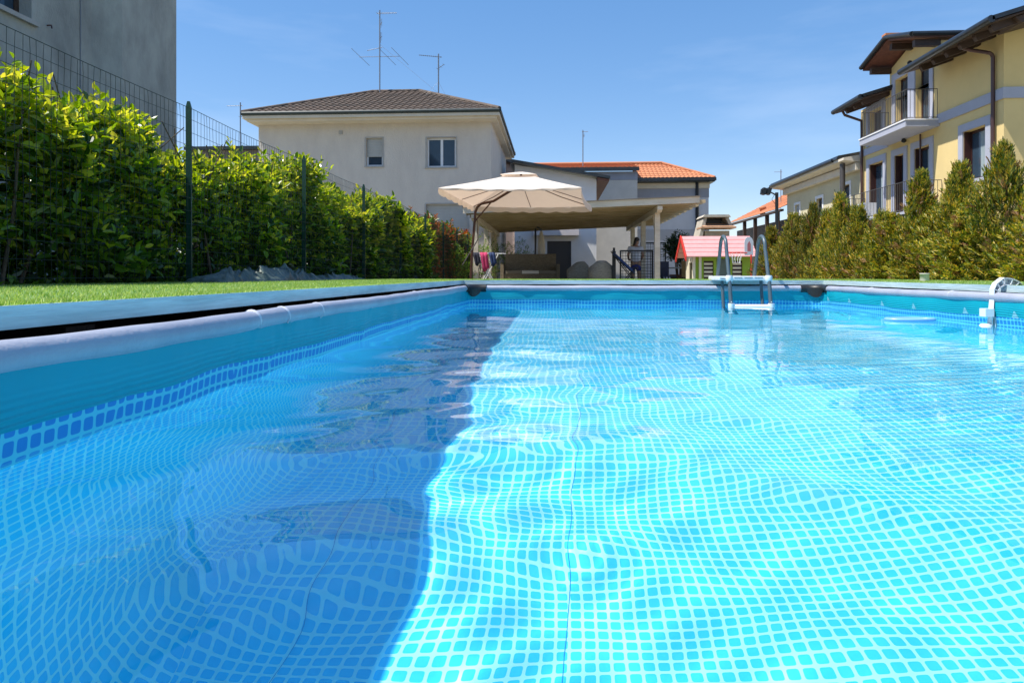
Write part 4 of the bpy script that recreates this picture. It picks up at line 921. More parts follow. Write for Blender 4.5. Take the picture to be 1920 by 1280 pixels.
# ------------------------------------------------------------------ cantilever parasol
um = thing('parasol', (-2.05, 16.7, GZ), 'open off-white cantilever parasol with scalloped valance on a brown pole', 'parasol')
uc = Vector((-.82, 16.65, 0)); ua = R(-7); UZ = 2.20; UA = 2.74; hwx, hwy = 1.60, 1.62
def up_(a, b, z): return Vector((uc.x+a*cos(ua)-b*sin(ua), uc.y+a*sin(ua)+b*cos(ua), z-.045*b/1.6-.03*a/1.5))
cn = MB(); vn = MB(); N_ = 16
corners = [(-hwx,-hwy),(hwx,-hwy),(hwx,hwy),(-hwx,hwy)]
for q in range(4):
    (ax, ay), (bx_, by_) = corners[q], corners[(q+1) % 4]; vs = []; K = 7
    for k in range(K+1):
        t = k/K; s0 = .20+.80*t
        for j in range(N_+1):
            u = j/N_; x = (ax+(bx_-ax)*u)*s0; y = (ay+(by_-ay)*u)*s0
            sg_ = sin(pi*u); z = UA-.06-(UA-.06-UZ)*(t**.92) - .035*sg_*sin(pi*t*.9) - .03*sg_*t; pull = 1-.035*sg_*t
            vs.append(up_(x*pull, y*pull, z))
    cn.add(vs, [(k*(N_+1)+j, k*(N_+1)+j+1, (k+1)*(N_+1)+j+1, (k+1)*(N_+1)+j) for k in range(K) for j in range(N_)], True)
    vs = []; NV = 64
    for j in range(NV+1):
        u = j/NV; sg_ = sin(pi*u); pull = 1-.035*sg_; x = (ax+(bx_-ax)*u)*pull; y = (ay+(by_-ay)*u)*pull; z = UZ-.03*sg_
        sc = (.125 if q != 0 else .03)+(.035 if q != 0 else .02)*abs(sin(pi*u*7)); fl_ = 1+.006*sin(u*40)
        vs += [up_(x*1.001, y*1.001, z), up_(x*fl_*1.004, y*fl_*1.004, z-sc*.55), up_(x*fl_, y*fl_, z-sc)]
    vn.add(vs, [(3*j+k, 3*j+3+k, 3*j+4+k, 3*j+1+k) for j in range(NV) for k in range(2)], True)
def fabric(name, col):
    m = M(name, col, .9, .05, 4, .2, 50); nt = m.node_tree; t = nt.nodes.new('ShaderNodeBsdfTranslucent'); t.inputs[0].default_value = (.85, .62, .46, 1)
    mx = nt.nodes.new('ShaderNodeMixShader'); mx.inputs[0].default_value = .28; lnk(nt, nt.nodes['Principled BSDF'].outputs[0], mx.inputs[1]); lnk(nt, t.outputs[0], mx.inputs[2]); lnk(nt, mx.outputs[0], nt.nodes['Material Output'].inputs[0]); return m
fab = fabric('parasol_fabric', (.82, .73, .64))
co = cn.build('canopy', fab, um, fix=False); vn.build('valance', fab, co, fix=False)
m = MB(); vs = []
for s0, z in ((.27, UA-.04), (.16, UA+.02), (.02, UA+.085)):
    for (ax, ay) in corners: vs.append(up_(ax*s0, ay*s0, z))
m.add(vs, [(k*4+j, k*4+(j+1) % 4, (k+1)*4+(j+1) % 4, (k+1)*4+j) for k in range(2) for j in range(4)]+[(8,9,10,11)]); m.build('vent_cap', fab, co, fix=False)
for (ax, ay) in corners:
    m = MB(); m.tube([up_(0,0,UA-.12), up_(ax*.55,ay*.55,UA-.40), up_(ax*.985,ay*.985,UZ-.015)], .011, 6); m.build('rib', ms['brown_metal'], um)
for (ax, ay) in ((-hwx,0),(hwx,0),(0,hwy),(0,-hwy)):
    m = MB(); m.tube([up_(0,0,UA-.12), up_(ax*.93,ay*.93,UZ-.045)], .009, 6); m.build('rib', ms['brown_metal'], um)
m = MB(); m.tube([up_(0,0,UA+.1), up_(0,0,UA-.30)], .03, 10); m.build('hub', ms['brown_metal'], um)
pb = Vector((-2.08, 16.75, GZ))
m = MB(); m.tube([pb, (-2.04,16.75,.8), (-1.97,16.72,1.60), (-1.95,16.72,1.86), (-1.90,16.70,1.98), (-1.80,16.68,2.06), (-1.5,16.66,2.12), uc+Vector((0,0,UA-.22))], .032, 12); m.build('pole', ms['brown_metal'], um)
m = MB(); m.tube([(-1.97,16.69,1.62), (-1.55,16.66,2.10)], .018, 8); m.tube([(-1.90,16.66,1.68),(-1.88,16.66,1.18)], .010, 8); m.build('strut', ms['brown_metal'], um)
m = MB(); m.tube([(-1.88,16.64,1.18),(-2.25,16.55,.55)], .014, 8); m.build('crank_handle', ms['rail'], um)
m = MB(); m.box((-2.45,16.3,GZ), (-1.7,17.1,GZ+.06)); m.box((-2.18,16.65,GZ+.062),(-1.98,16.85,GZ+.2)); m.build('base_plate', ms['rail'], um)

# closed white parasol under the pergola
cp_ = thing('closed_parasol', (-.5, 25.6, GZ), 'folded white parasol standing under the pergola before the dark garage door', 'parasol')
m = MB(); m.lathe((-.50,25.6,.95), [(.05,0),(.13,.05),(.15,.35),(.11,.7),(.05,.98),(.015,1.02)], 14); m.build('folded_canopy', ms['canvas'], cp_)
m = MB(); m.tube([(-.5,25.6,GZ),(-.5,25.6,2.05)], .02, 8); m.tube([(-.72,25.6,GZ),(-.72,25.6,2.05),(-.65,25.6,2.1),(-.5,25.6,2.0)], .035, 8); m.build('pole', ms['antenna'], cp_)
# ------------------------------------------------------------------ furniture and things under the pergola
wick = M('tan_wicker', (.34, .27, .18), .8, .45, 14, .6, 60, stretch=(1, 1, 3)); wick2 = M('grey_wicker', (.34, .32, .27), .8, .35, 14, .6, 60, stretch=(1, 1, 3))
sf = thing('garden_sofa', (-.2, 24, GZ), 'long tan wicker garden sofa under the pergola', 'sofa')
m = MB(); m.box((-1.80,24.2,GZ+.02), (.05,24.9,.36)); m.box((-1.80,24.902,GZ+.02),(.05,25.02,1.08)); m.build('frame', wick, sf)
for x in (-1.93, .06):
    m = MB(); m.box((x,24.15,GZ), (x+.12,25.03,.70)); m.build('armrest', wick, sf)
for i in range(3):
    m = MB(); m.box((-1.77+i*.61,24.18,.362), (-1.18+i*.61,24.75,.47)); m.build('seat_cushion', ms['canvas'] if i == 1 else M('taupe_cushion', (.28,.24,.19), .9), sf)
def armchair(x, y, rz, label):
    t = thing('wicker_armchair', (x, y, GZ), label, 'armchair', 'wicker armchairs by the pergola'); r0 = Matrix.Rotation(rz, 3, 'Z')
    def tf(p): v = r0 @ Vector(p); return (v.x+x, v.y+y, v.z+GZ)
    m = MB(); vs = []; n = 14
    for k, z in enumerate((.05, .5, .82, .93)):
        for i in range(n+1):
            a = pi*.05+pi*.9*i/n; s_ = (.34, .37, .36, .26)[k]; b = sin(a); vs.append(tf((s_*cos(a)*(1 if z < .9 else .75), -.34*sin(a), z-(0 if k < 3 else .02)-(.22*(1-b)*(k >= 2)))))
    m.add(vs, [(k*(n+1)+i, k*(n+1)+i+1, (k+1)*(n+1)+i+1, (k+1)*(n+1)+i) for k in range(3) for i in range(n)], True)
    o = m.build('backrest', wick2, t, fix=False); so_ = o.modifiers.new('thick', 'SOLIDIFY'); so_.thickness = .04
    m = MB(); P = [tf((.3*cos(2*pi*i/12), -.02+.28*sin(2*pi*i/12), .40)) for i in range(12)]; m.prism(P, (0,0,.08)); m.build('seat', ms['canvas'], t)
    for sx in (-.26, .26):
        for sy in (-.24, .24):
            m = MB(); a = tf((sx, sy, 0)); b = tf((sx, sy, .40)); m.tube([a, b], .02, 6); m.build('leg', ms['dark_wood'], t)
armchair(1.39, 20.6, 0, 'rounded wicker armchair seen from behind, beside the black screen')
armchair(.70, 21.9, .5, 'darker wicker armchair further back left of the rounded one')
def screen(x0, x1, y, z1, label):
    t = thing('mesh_screen', ((x0+x1)/2, y, GZ), label, 'screen'); m = MB(); w_ = .022
    m.box((x0,y-w_,GZ),(x0+.045,y+w_,z1)); m.box((x1-.045,y-w_,GZ),(x1,y+w_,z1)); m.box((x0+.0455,y-w_,z1-.05),(x1-.0455,y+w_,z1)); m.box((x0+.0455,y-w_,GZ+.1),(x1-.0455,y+w_,GZ+.15)); m.build('frame', ms['black'], t)
    m = MB(); k = int((x1-x0)/.085)
    for i in range(1, k): xx = x0+(x1-x0)*i/k; m.box((xx-.006,y-.004,GZ+.15),(xx+.006,y+.004,z1-.05))
    k = int((z1-GZ)/.085)
    for i in range(1, k): zz_ = GZ+(z1-GZ)*i/k; m.box((x0+.045,y-.009,zz_-.006),(x1-.045,y-.0045,zz_+.006))
    m.build('mesh_panel', ms['black'], t)
screen(1.92, 2.90, 20.35, 1.05, 'black metal mesh screen panel between the armchair and the pergola post')
screen(3.05, 3.95, 24.6, 1.48, 'taller black mesh screen panel further back, behind the pergola post')
m = MB(); m.box((1.70,20.3,GZ),(1.80,20.4,1.02)); m.box((1.72,20.3,1.02),(1.78,20.4,1.12)); o = m.build('short_post', ms['black']); tag(o, 'short black post left of the mesh screen', 'post')
# deck chair, blue sling
dc = thing('deck_chair', (2.05, 20.0, GZ), 'blue sling deck chair leaning beside the mesh screen', 'deck chair')
blue = M('navy_fabric', (.02, .05, .16), .8, .3, 10); 
m = MB(); m.prism([(1.72,19.95,.98),(2.32,19.95,.42),(2.30,19.95,.36),(1.70,19.95,.92)], (0,.45,0)); m.build('sling', blue, dc)
m = MB()
for y in (19.93, 20.42): m.tube([(1.66,y,1.02),(2.55,y,GZ)], .015, 6); m.tube([(2.38,y,.55),(1.78,y,GZ)], .015, 6)
m.build('frame', ms['black'], dc)
# drying rack with towel
dr = thing('drying_rack', (-1.9, 18.4, GZ), 'folding clothes rack left of the pergola, hung with small laundry', 'drying rack')
m = MB()
for y in (18.2, 18.8):
    m.tube([(-2.1,y,GZ),(-1.55,y,.90)], .014, 6); m.tube([(-1.5,y,GZ),(-2.1,y,.90)], .014, 6); m.tube([(-2.25,y,.90),(-1.35,y,.90)], .01, 6)
for i in range(7): m.tube([(-2.2+i*.13,18.2,.90),(-2.2+i*.13,18.8,.90)], .005, 5)
m.build('frame', ms['pvc'], dr)
def hung(name, label, cat, pts, mat, th=.02, grp=None):
    m = MB(); m.prism(pts, (0, th, 0)); o = m.build(name, mat); return tag(o, label, cat, grp)
pink = M('pink_cloth', (.55, .05, .16), .9, .3, 8); navy = M('dark_cloth', (.03, .035, .06), .9, .3, 8)
def cloth(name, label, x0, x1, y, z1, z0, mat):
    m = MB(); n = 12; vs = []
    for k in range(5):
        z = z1+(z0-z1)*k/4
        for i in range(n+1): u = i/n; vs.append((x0+(x1-x0)*u*(1-.1*k/4)+.02*k, y+.018*sin(u*14+k*.5)*(k+1)/3, z-.05*sin(u*5)*(k/4)))
    m.add(vs, [(k*(n+1)+i, k*(n+1)+i+1, (k+1)*(n+1)+i+1, (k+1)*(n+1)+i) for k in range(4) for i in range(n)], True)
    o = m.build(name, mat, fix=False); s_ = o.modifiers.new('t', 'SOLIDIFY'); s_.thickness = .008; return tag(o, label, 'laundry')
cloth('towel', 'bright pink cloth hanging on the clothes rack', -2.0, -1.80, 18.17, .92, .45, pink)
cloth('shirt', 'black cloth hanging left of the pink one on the clothes rack', -2.2, -2.03, 18.17, .92, .60, navy)
cloth('shirt', 'dark blue cloth hanging right of the pink one on the clothes rack', -1.77, -1.60, 18.17, .92, .58, blue)
# tables and cluttered seating right of the post
tb = thing('garden_table', (3.75, 22.2, GZ), 'grey garden table with folded chairs right of the pergola post', 'table')
m = MB(); m.box((3.3,21.8,.52),(4.3,22.6,.56)); m.build('tabletop', wick2, tb)
for x in (3.36, 4.22):
    for y in (21.86, 22.5):
        m = MB(); m.box((x,y,GZ),(x+.05,y+.05,.518)); m.build('leg', ms['black'], tb)
def chair(x, y, rz, label, mat):
    t = thing('garden_chair', (x, y, GZ), label, 'chair', 'garden chairs behind the playhouse'); Rm = Matrix.Rotation(rz, 3, 'Z')
    def B(a, b, nm, mt):
        m = MB(); m.box(a, b); m.v = [tuple(Rm @ Vector(v)+Vector((x, y, GZ))) for v in m.v]; m.build(nm, mt, t)
    B((-.24,-.22,.42),(.24,.22,.46),'seat',mat); B((-.24,.20,.461),(.24,.23,.90),'backrest',mat)
    for sx in (-.23, .20):
        for sy in (-.21, .18): B((sx,sy,0),(sx+.03,sy+.03,.419),'leg',ms['black'])
chair(3.35, 20.9, .4, 'dark garden chair just right of the pergola post', navy)
chair(4.55, 21.5, -.5, 'brown garden chair left of the playhouse', ms['red_wood'])
chair(4.10, 20.7, 2.6, 'tan garden chair between the post and the playhouse', ms['pine_board'])
cloth('towel', 'white towel hanging over the brown garden chair', 4.38, 4.62, 21.15, .80, .10, ms['canvas'])
cloth('towel', 'blue and dark towel draped over the tan garden chair', 3.95, 4.22, 20.40, .72, .15, blue)
# oleander in pot
ol = leafmat('oleander_leaf', [(.008, .028, .010), (.02, .06, .02), (.05, .10, .03)], .4, .2)
bush('oleander_bush', 'dark green oleander bush left of the playhouse', 'bush', (4.10, 22.9, 1.18), .36, .46, 420, .12, ol, 31)
m = MB(); m.lathe((4.10,22.9,GZ), [(.20,0),(.28,.42),(.31,.43),(.31,.5),(.27,.5)], 16); o = m.build('flower_pot', M('terracotta', (.24,.11,.07), .9, .2, 6)); tag(o, 'terracotta pot holding the dark oleander bush', 'flower pot')
# masonry barbecue
bb = thing('masonry_barbecue', (6.100,26, GZ), 'masonry barbecue with a gabled chimney top behind the playhouse', 'barbecue')
st = M('cast_stone', (.52, .46, .37), .85, .25, 4, .4, 30)
m = MB(); m.box((5.550,25.7,GZ),(6.450,26.5,1.95)); m.build('body', st, bb)
m = MB(); m.prism([(5.250,25.45,1.55),(5.380,25.45,1.55),(5.580,25.45,2.42),(5.460,25.45,2.42)], (0,1.1,0)); m.build('hood', st, bb); m = MB(); m.prism([(6.420,25.45,2.05),(6.540,25.45,2.05),(6.360,25.45,2.42),(6.240,25.45,2.42)], (0,1.1,0)); m.build('hood', st, bb)
m = MB(); m.prism([(5.400,25.35,2.43),(6.420,25.35,2.43),(6.350,25.35,2.52),(5.480,25.35,2.52)], (0,1.2,0)); m.build('chimney_cap', st, bb)
m = MB(); m.prism([(5.350,25.3,2.02),(6.600,25.3,2.02),(6.600,25.3,2.08),(5.350,25.3,2.08)], (0,.9,0)); m.prism([(5.380,25.3,2.082),(6.580,25.3,2.082),(6.400,25.9,2.24),(5.520,25.9,2.24)], (0,.02,.01)); m.build('roof_tiles', M('pale_terracotta', (.58,.33,.19), .85, .3, 6), bb)
m = MB(); m.box((5.600,25.9,2.05),(6.220,26.3,2.42)); m.build('opening_shade', ms['black'], bb)  # solid black block: shade inside the chimney opening put into colour

# ------------------------------------------------------------------ playhouse
ph = thing('playhouse', (4.8, 20.3, GZ), 'small wooden playhouse with a pink-red plank roof and lime green walls', 'playhouse')
PX0, PX1, PY0, PY1, PZ, PR = 3.95, 5.55, 19.7, 20.9, .88, 1.44
lime = M('lime_green_paint', (.26, .40, .02), .6, .12, 5); white_w = M('cream_paint', (.72, .66, .50), .6, .1, 6); pinkr = M('pale_red_plank', (.74, .34, .32), .42, .12, 8, spec=.7); redp = M('red_paint', (.65, .035, .02), .45)  # roof planks in one pale pinkish red, glossier than the walls
m = MB(); WPf = Wall((0, PY0), (1, 0), (0, -1)); WPf.wall(m, PX0, PX1, GZ, PZ, ((4.22,4.50,.05,.74), (4.58,4.96,GZ+.02,.80), (5.02,5.30,.05,.74)), .03)
m.add([(PX1,PY0,GZ),(PX1,PY1,GZ),(PX1,PY1,PZ),(PX1,PY0,PZ)], [(0,1,2,3)]); m.add([(PX0,PY1,GZ),(PX1,PY1,GZ),(PX1,PY1,PZ),(PX0,PY1,PZ)], [(0,1,2,3)])
m.build('wall', lime, ph)
m = MB(); WPs = Wall((PX0, 0), (0, 1), (-1, 0)); WPs.wall(m, PY0, PY1, GZ, PZ, ((20.0,20.4,.1,.7),), .03); m.add([(PX0,PY0,PZ),(PX0,PY1,PZ),(PX0,(PY0+PY1)/2,PR-.05)], [(0,1,2)]); m.add([(PX1,PY0,PZ),(PX1,PY1,PZ),(PX1,(PY0+PY1)/2,PR-.05)], [(0,1,2)]); m.build('side_wall', white_w, ph)
m = MB(); WPf.box(m, 4.59, 4.95, GZ+.03, .79, -.06, -.035); m.build('door', M('dark_green_grey_paint', (.10,.14,.12), .6), ph)
for a in (4.22, 5.02):
    m = MB(); WPf.box(m, a, a+.28, .05, .74, -.08, -.06); mo = m.build('shutter', ms['door_wood'], ph)
    m = MB()
    for i in range(6): WPf.box(m, a+.02, a+.26, .08+i*.11, .135+i*.11, -.055, -.035)
    m.build('slats', white_w, mo)
m = MB()
for xx in (PX0-.04, PX0+.13): m.box((xx,PY0-.05,GZ),(xx+.07,PY0-.004,PZ))
m.box((PX0-.04,PY0-.06,GZ),(PX1,PY0-.052,GZ+.10)); m.build('porch_post', white_w, ph)
rm = (PY0+PY1)/2; nb = 5
for sgn in (-1, 1):
    m = MB(); ye = rm+sgn*.80; ze_ = .84
    for i in range(nb):
        t0, t1 = i/nb, (i+1)/nb+.05; p = (ye+(rm-ye)*t0, ze_+(PR-ze_)*t0); q = (ye+(rm-ye)*min(1, t1), ze_+(PR-ze_)*min(1, t1))
        m.prism([(3.72,p[0],p[1]+.028),(3.72,q[0],q[1]+.008),(3.72,q[0],q[1]-.008),(3.72,p[0],p[1]+.008)], (1.95,0,0))
    m.build('roof', pinkr, ph)
m = MB()
for sgn in (-1, 1):
    ye = rm+sgn*.82; nsc = 5
    for i in range(nsc):
        t0, t1 = i/nsc, (i+1)/nsc; m.prism([(3.67,ye+(rm-ye)*t0,.82+(PR-.82)*t0+.03),(3.67,ye+(rm-ye)*t1,.82+(PR-.82)*t1+.03),(3.67,ye+(rm-ye)*t1,.82+(PR-.82)*t1-.06),(3.67,ye+(rm-ye)*(t0+t1)/2,.82+(PR-.82)*(t0+t1)/2-.12),(3.67,ye+(rm-ye)*t0,.82+(PR-.82)*t0-.09)], (.03,0,0))
m.build('bargeboard', redp, ph)
ph.location = (4.29, 18.13, GZ); ph.scale = (.893, .893, .925)
# toy basketball hoop
bk = thing('basketball_hoop', (5.0, 17.9, GZ), 'toy basketball hoop with a white backboard and red rim by the playhouse', 'basketball hoop')
bx_, by_ = 5.0, 17.9
m = MB(); m.tube([(bx_+.06,by_,GZ),(bx_+.06,by_,.84)], .02, 8); m.build('pole', redp, bk)
m = MB(); P = [(bx_-.08,by_-.05,.62),(bx_+.18,by_+.02,.62)]
pts = [(-.12,.82),(.12,.82),(.12,1.17),(.09,1.24),(.04,1.28),(-.04,1.28),(-.09,1.24),(-.12,1.17)]
m.prism([(bx_+a, by_-.02+a*.25, z) for a, z in pts], (0,.03,0)); bo = m.build('backboard', ms['pvc'], bk)
m = MB(); m.prism([(bx_+a, by_-.023+a*.25, z) for a, z in ((-.04,.92),(.05,.92),(.05,1.10),(.01,1.18),(-.04,1.10))], (0,.002,0)); m.build('emblem', M('faded_red_print', (.55,.16,.16), .5), bo)
m = MB(); c_ = Vector((bx_-.34, by_-.12, .88)); m.tube([c_+Vector((.19*cos(2*pi*i/20), .19*sin(2*pi*i/20), 0)) for i in range(21)], .012, 6); m.tube([(bx_-.15,by_-.08,.88),(bx_-.05,by_-.03,.88)], .015, 6); m.build('rim', redp, bk)
m = MB()
for i in range(10):
    a = 2*pi*i/10; b = a+.5; m.tube([c_+Vector((.18*cos(a),.18*sin(a),0)), c_+Vector((.11*cos(b),.11*sin(b),-.14)), c_+Vector((.09*cos(a+.2),.09*sin(a+.2),-.26))], .005, 4)
m.build('net', ms['pvc'], bk)

bk.location = (4.70, 16.9, GZ); bk.scale = (.95, .95, .97)
# ------------------------------------------------------------------ pool ladder
ld = thing('pool_ladder', (1.9, Y1, GZ), 'grey and white pool ladder straddling the far wall of the pool', 'ladder')
gm = M('grey_ladder_tube', (.085, .12, .145), .4, .15, 5, metal=.1); wp = ms['pvc']
LX = (1.735, 2.12)
for x in LX:
    m = MB(); yn, yf = 6.93, 7.40
    m.tube([(x,yf+.04,-1.1 if False else .0),(x,yf+.01,.30),(x,yf-.09,.55)]+arcpts((x,7.165,.585),.125,0,pi,(0,1,0),(0,0,1),10)[1:]+[(x,yn+.06,.46),(x,yn,.28)], .0185, 12); m.build('handrail', gm, ld)
    m = MB(); m.tube([(x,yn-.02,.27),(x,yn-.10,-.10),(x,yn-.26,-1.06)], .019, 12); m.build('leg', gm, ld)
    m = MB(); m.tube([(x-.045,yn+.10,.27),(x-.045,yn+.02,-.10),(x-.045,yn-.12,-1.06)], .016, 12); m.build('brace_leg', gm, ld)
    m = MB(); m.tube([(x,yf+.12,.26),(x,yf+.30,-.5),(x,yf+.10,.0)], .018, 8); m.build('outer_leg', gm, ld)
    for (z, y) in ((.045, yn-.075), (.075, yn-.04)):
        m = MB(); m.lathe((x, y-.02, z), [(.004,0),(.006,.004),(.004,.008)], 6); m.build('button', wp, ld)
    m = MB(); m.lathe((x, yn-.01, .235), [(.022,0),(.030,.01),(.034,.03),(.036,.055),(.030,.075)], 12); m.build('joint_cap', wp, ld)
m = MB(); m.box((1.64,6.94,.258),(2.16,7.42,.302)); po = m.build('platform', wp, ld); bv = po.modifiers.new('b','BEVEL'); bv.width=.008; bv.segments=3
for i in range(3):
    m = MB()
    for j in range(9): m.box((1.79+i*.10+j*.009, 6.9375, .284), (1.795+i*.10+j*.009, 6.9395, .292))
    m.build('vent_slots', gm, po)
m = MB()
for j in range(5): m.box((1.655+j*.012, 6.9375, .272), (1.663+j*.012, 6.9395, .280))
m.build('vent_slots', gm, po)
m = MB(); m.tube([(LX[0]-.02,6.84,.0),(LX[1]+.02,6.84,.0)], .026, 14); so_ = m.build('step', wp, ld)
for x in LX:
    m = MB(); m.tube([(x,6.84,-.03),(x,6.84,.034)], .032, 12); m.build('step_socket', wp, so_)
for z, y in ((-.33, 6.78), (-.64, 6.74)):
    m = MB(); m.box((LX[0]-.01,y-.03,z-.015),(LX[1]+.01,y+.05,z+.015)); m.build('step', wp, ld)

# hook-shaped bracket of the surface skimmer on the right wall
sk = thing('skimmer_bracket', (X1, 4.55, .2), 'white ribbed plastic hook hanging over the right wall of the pool', 'skimmer bracket')
m = MB(); yk = 4.43; wk = .024
path = [(X1+.03+.03-.095,-.03),(X1+.03+.03-.088,.05),(X1+.03+.03-.080,.15),(X1+.03+.03-.078,.225),(X1+.03+.03-.062,.262),(X1+.03+.03-.03,.288),(X1+.03+.015,.298),(X1+.03+.065,.292),(X1+.03+.105,.272),(X1+.03+.125,.25)]
inn = [(X1+.03+.03-.070,-.03),(X1+.03+.03-.064,.05),(X1+.03+.03-.057,.15),(X1+.03+.03-.052,.215),(X1+.03+.03-.040,.235),(X1+.03+.03-.015,.247),(X1+.03+.015,.250),(X1+.03+.05,.249),(X1+.03+.085,.247),(X1+.03+.118,.246)]
for a in range(len(path)-1):
    p, q, r_, s_ = path[a], path[a+1], inn[a+1], inn[a]
    pm = lambda u, v, t: (u[0]+(v[0]-u[0])*t, u[1]+(v[1]-u[1])*t)
    m.prism([(p[0],yk-wk,p[1]),(q[0],yk-wk,q[1]),(pm(q,r_,.12)[0],yk-wk,pm(q,r_,.12)[1]),(pm(p,s_,.12)[0],yk-wk,pm(p,s_,.12)[1])], (0,2*wk,0))
    m.prism([(pm(p,s_,.88)[0],yk-wk,pm(p,s_,.88)[1]),(pm(q,r_,.88)[0],yk-wk,pm(q,r_,.88)[1]),(r_[0],yk-wk,r_[1]),(s_[0],yk-wk,s_[1])], (0,2*wk,0))
    m.prism([(p[0]+.001,yk+.012,p[1]),(q[0],yk+.012,q[1]),(r_[0],yk+.012,r_[1]),(s_[0],yk+.012,s_[1])], (0,.003,0))
m.build('hook_frame', wp, sk)
for a in range(1, len(path)-1):
    p, s_ = path[a], inn[a]; d = Vector((p[0]-s_[0], 0, p[1]-s_[1])).normalized(); n_ = Vector((d.z, 0, -d.x))*.002
    m = MB(); m.add([Vector((p[0],y,p[1]))+n_*k for y in (yk-wk,yk+.012) for k in (-1,1)]+[Vector((s_[0],y,s_[1]))+n_*k for y in (yk-wk,yk+.012) for k in (-1,1)], [(0,1,5,4),(2,3,7,6),(0,2,6,4),(1,3,7,5),(0,1,3,2),(4,5,7,6)]); m.build('hook_rib', wp, sk)
m = MB(); m.box((X1-.074,yk-.031,.055),(X1-.022,yk+.031,.105)); m.build('clamp', wp, sk)
m = MB(); m.box((X1-.070,yk-.018,-.16),(X1-.040,yk+.018,-.031)); m.lathe((X1-.055,yk,-.02),[(.024,0),(.034,.006),(.034,.022),(.024,.03)],14); m.build('stem', wp, sk)
fb = thing('float_ring', (2.42, 4.9, 0), 'flat translucent blue float lying on the water beside the white hook', 'pool float')
m = MB(); m.tube([(2.42+.155*cos(2*pi*i/24), 4.82+.085*sin(2*pi*i/24), .010) for i in range(25)], .013, 8); m.build('rim', M('light_blue_plastic', (.20,.42,.75), .3), fb)
m = MB(); m.prism([(2.42+.145*cos(2*pi*i/20), 4.82+.075*sin(2*pi*i/20), .001) for i in range(20)], (0,0,.008)); m.build('disc', M('blue_plastic', (.03,.16,.55), .3), fb)
# white garden spot / cap by the conifers
m = MB(); x_, y_ = 3.55, 6.80; m.lathe((x_,y_,gz(x_,y_)-.01), [(.040,0),(.040,.075),(.043,.076),(.043,.085),(.030,.085)], 18); o = m.build('path_light', M('white_plastic_cap', (.66,.62,.58), .6, .15, 10)); tag(o, 'small white cylindrical cap standing on the turf by the conifers', 'path light')

# ------------------------------------------------------------------ folded tarpaulins at the foot of the fence
tarp_m = M('grey_green_tarp', (.035, .055, .045), .45, .4, 5, .7, 22, col2=(.09, .12, .105))
def tarp(y0, y1, x0, wd, hh, seed, label):
    rr = np.random.default_rng(seed); ny_, nx_ = 320, 36; vs = []; ph_ = rr.uniform(0, 6, 6)
    for j in range(ny_+1):
        v = j/ny_; y = y0+(y1-y0)*v; env = sin(pi*v)**.35
        for i in range(nx_+1):
            u = i/nx_; e = sin(pi*u)**.6*env
            wv_ = v+.035*sin(u*5+v*11)+.02*sin(v*37); f = .38+.30*(1-abs(sin(wv_*19+u*3.5+ph_[0])))+.26*(1-abs(sin(wv_*31-u*5+ph_[1])))+.14*(1-abs(sin(wv_*53+u*8+ph_[2])))+.10*sin(wv_*9+ph_[3])
            vs.append((x0+wd*(u-.5)*(.8+.2*sin(v*13+ph_[5])), y, .255+hh*e*max(.1, f)))
    m = MB(); m.add(vs, [(j*(nx_+1)+i, j*(nx_+1)+i+1, (j+1)*(nx_+1)+i+1, (j+1)*(nx_+1)+i) for j in range(ny_) for i in range(nx_)], True)
    o = m.build('tarpaulin', tarp_m, fix=False); tag(o, label, 'tarpaulin')
tarp(4.85, 7.15, -2.58, .34, .165, 5, 'crumpled grey-green tarpaulin heap on the turf by the nearest fence post')
tarp(7.1, 8.9, -2.60, .30, .085, 9, 'lower crumpled tarpaulin lying further along the foot of the fence')

# ------------------------------------------------------------------ person under the pergola
pr = thing('person', (2.45, 22.0, GZ), 'person seen from behind in a white T-shirt and blue shorts under the pergola', 'person')
skin = M('skin', (.36, .20, .13), .6, .1, 6); px_, py_ = 2.58, 22.0
def skinbody(name, V, E_, Rr, mat, parent, sub=2, root=0):
    me = bpy.data.meshes.new(name); o0 = origin(parent); me.from_pydata([(x-o0.x, y-o0.y, z-o0.z) for x, y, z in V], E_, []); o = bpy.data.objects.new(name, me); C.objects.link(o); o.parent = parent
    sm = o.modifiers.new('skin', 'SKIN'); sm.use_smooth_shade = True
    for i, v in enumerate(me.skin_vertices[0].data): v.radius = Rr[i] if isinstance(Rr[i], tuple) else (Rr[i], Rr[i]); v.use_root = (i == root)
    ss = o.modifiers.new('sub', 'SUBSURF'); ss.levels = ss.render_levels = sub; me.materials.append(mat); return o
g0 = GZ; b = lambda dx, dy, z: (px_+dx, py_+dy, g0+z)
V = [b(0,0,.90), b(0,0,1.05), b(0,.02,1.22), b(0,.04,1.36), b(.01,.05,1.42), b(.03,.08,1.50), b(.05,.09,1.60)]; E_ = [(0,1),(1,2),(2,3),(3,4),(4,5),(5,6)]
RR = [(.15,.11),(.13,.10),(.155,.11),(.12,.09),.05,.08,.085]
def limb(start, pts, rs):
    global V, E_, RR
    a = start
    for p, r_ in zip(pts, rs): V.append(p); RR.append(r_); E_.append((a, len(V)-1)); a = len(V)-1
    return a
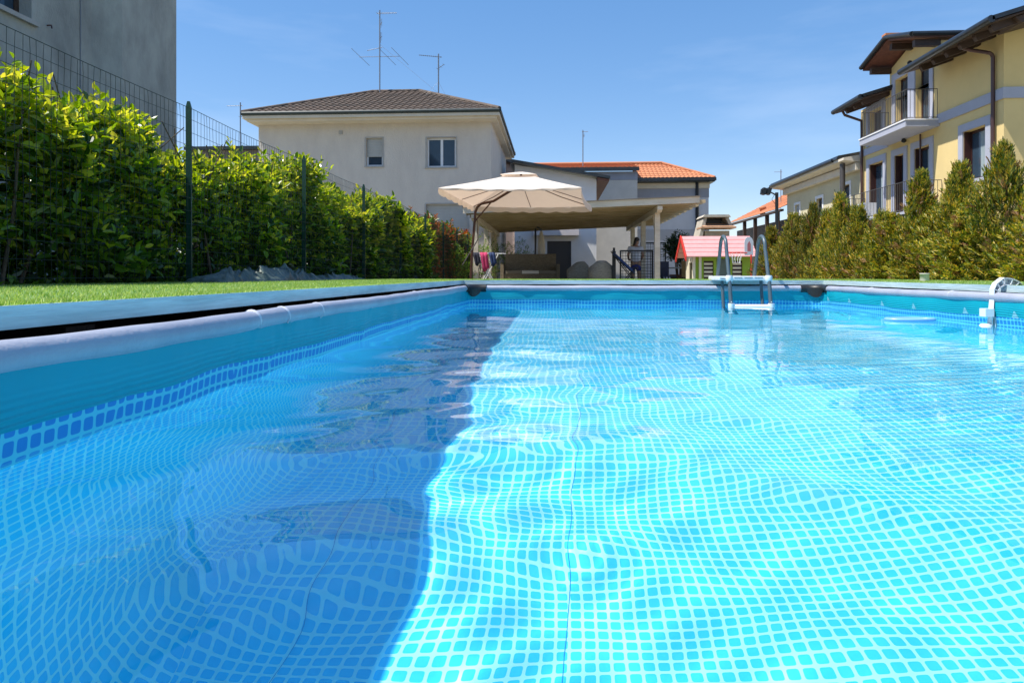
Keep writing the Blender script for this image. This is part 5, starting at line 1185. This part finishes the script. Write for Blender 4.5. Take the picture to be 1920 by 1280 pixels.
for s_ in (-1, 1):
    limb(0, [b(s_*.095,0,.82), b(s_*.10,.0,.50), b(s_*.10,-.02,.28), b(s_*.10,-.01,.08), b(s_*.11,.13,.03)], [.085,.058,.05,.035,.03])
    wv = limb(3, [b(s_*.17,.03,1.35), b(s_*.235,.02,1.12), b(s_*.20,.20,.98), b(s_*.15,.30,.98)], [.055,.042,.033,.028])
    for f in range(4): limb(wv, [b(s_*(.15-.018*(f-1.5)),.36,.975), b(s_*(.14-.016*(f-1.5)),.40,.95)], [.010,.008])
    limb(wv, [b(s_*.10,.33,.99), b(s_*.085,.36,.985)], [.010,.008])
skinbody('body', V, E_, RR, skin, pr)
V = [b(0,0,.86), b(0,0,1.02), b(0,.02,1.22), b(0,.04,1.385)]; E_ = [(0,1),(1,2),(2,3)]; RR = [(.185,.135),(.168,.13),(.185,.135),(.15,.11)]
for s_ in (-1, 1): limb(3, [b(s_*.18,.03,1.35), b(s_*.225,.02,1.20)], [.078,.068])
skinbody('t_shirt', V, E_, RR, M('white_tshirt', (.62,.64,.70), .9, .15, 8), pr)
V = [b(0,0,.90), b(0,0,.80)]; E_ = [(0,1)]; RR = [(.18,.13),(.17,.13)]
for s_ in (-1, 1): limb(1, [b(s_*.10,0,.76), b(s_*.105,0,.58)], [.105,.095])
skinbody('shorts', V, E_, RR, M('royal_blue_cloth', (.02,.025,.20), .8, .2, 8), pr)
V = [b(.05,.07,1.56), b(.06,.06,1.63), b(.02,.03,1.66), b(0,-.01,1.60), b(-.04,-.04,1.50), b(-.08,-.03,1.42)]; E_ = [(i, i+1) for i in range(5)]; RR = [.088,.085,.07,.055,.04,.02]
skinbody('hair', V, E_, RR, M('black_hair', (.008,.006,.006), .5), pr, 2)
# face, turned away from the pool
m = MB(); m.lathe((0,0,0), [(.004,0),(.014,.012),(.004,.03)], 8); m.v = [(x+b(.06,.185,1.56)[0], y+b(.06,.178,1.56)[1], z+b(0,0,1.56)[2]) for x, y, z in m.v]; m.build('nose', skin, pr)
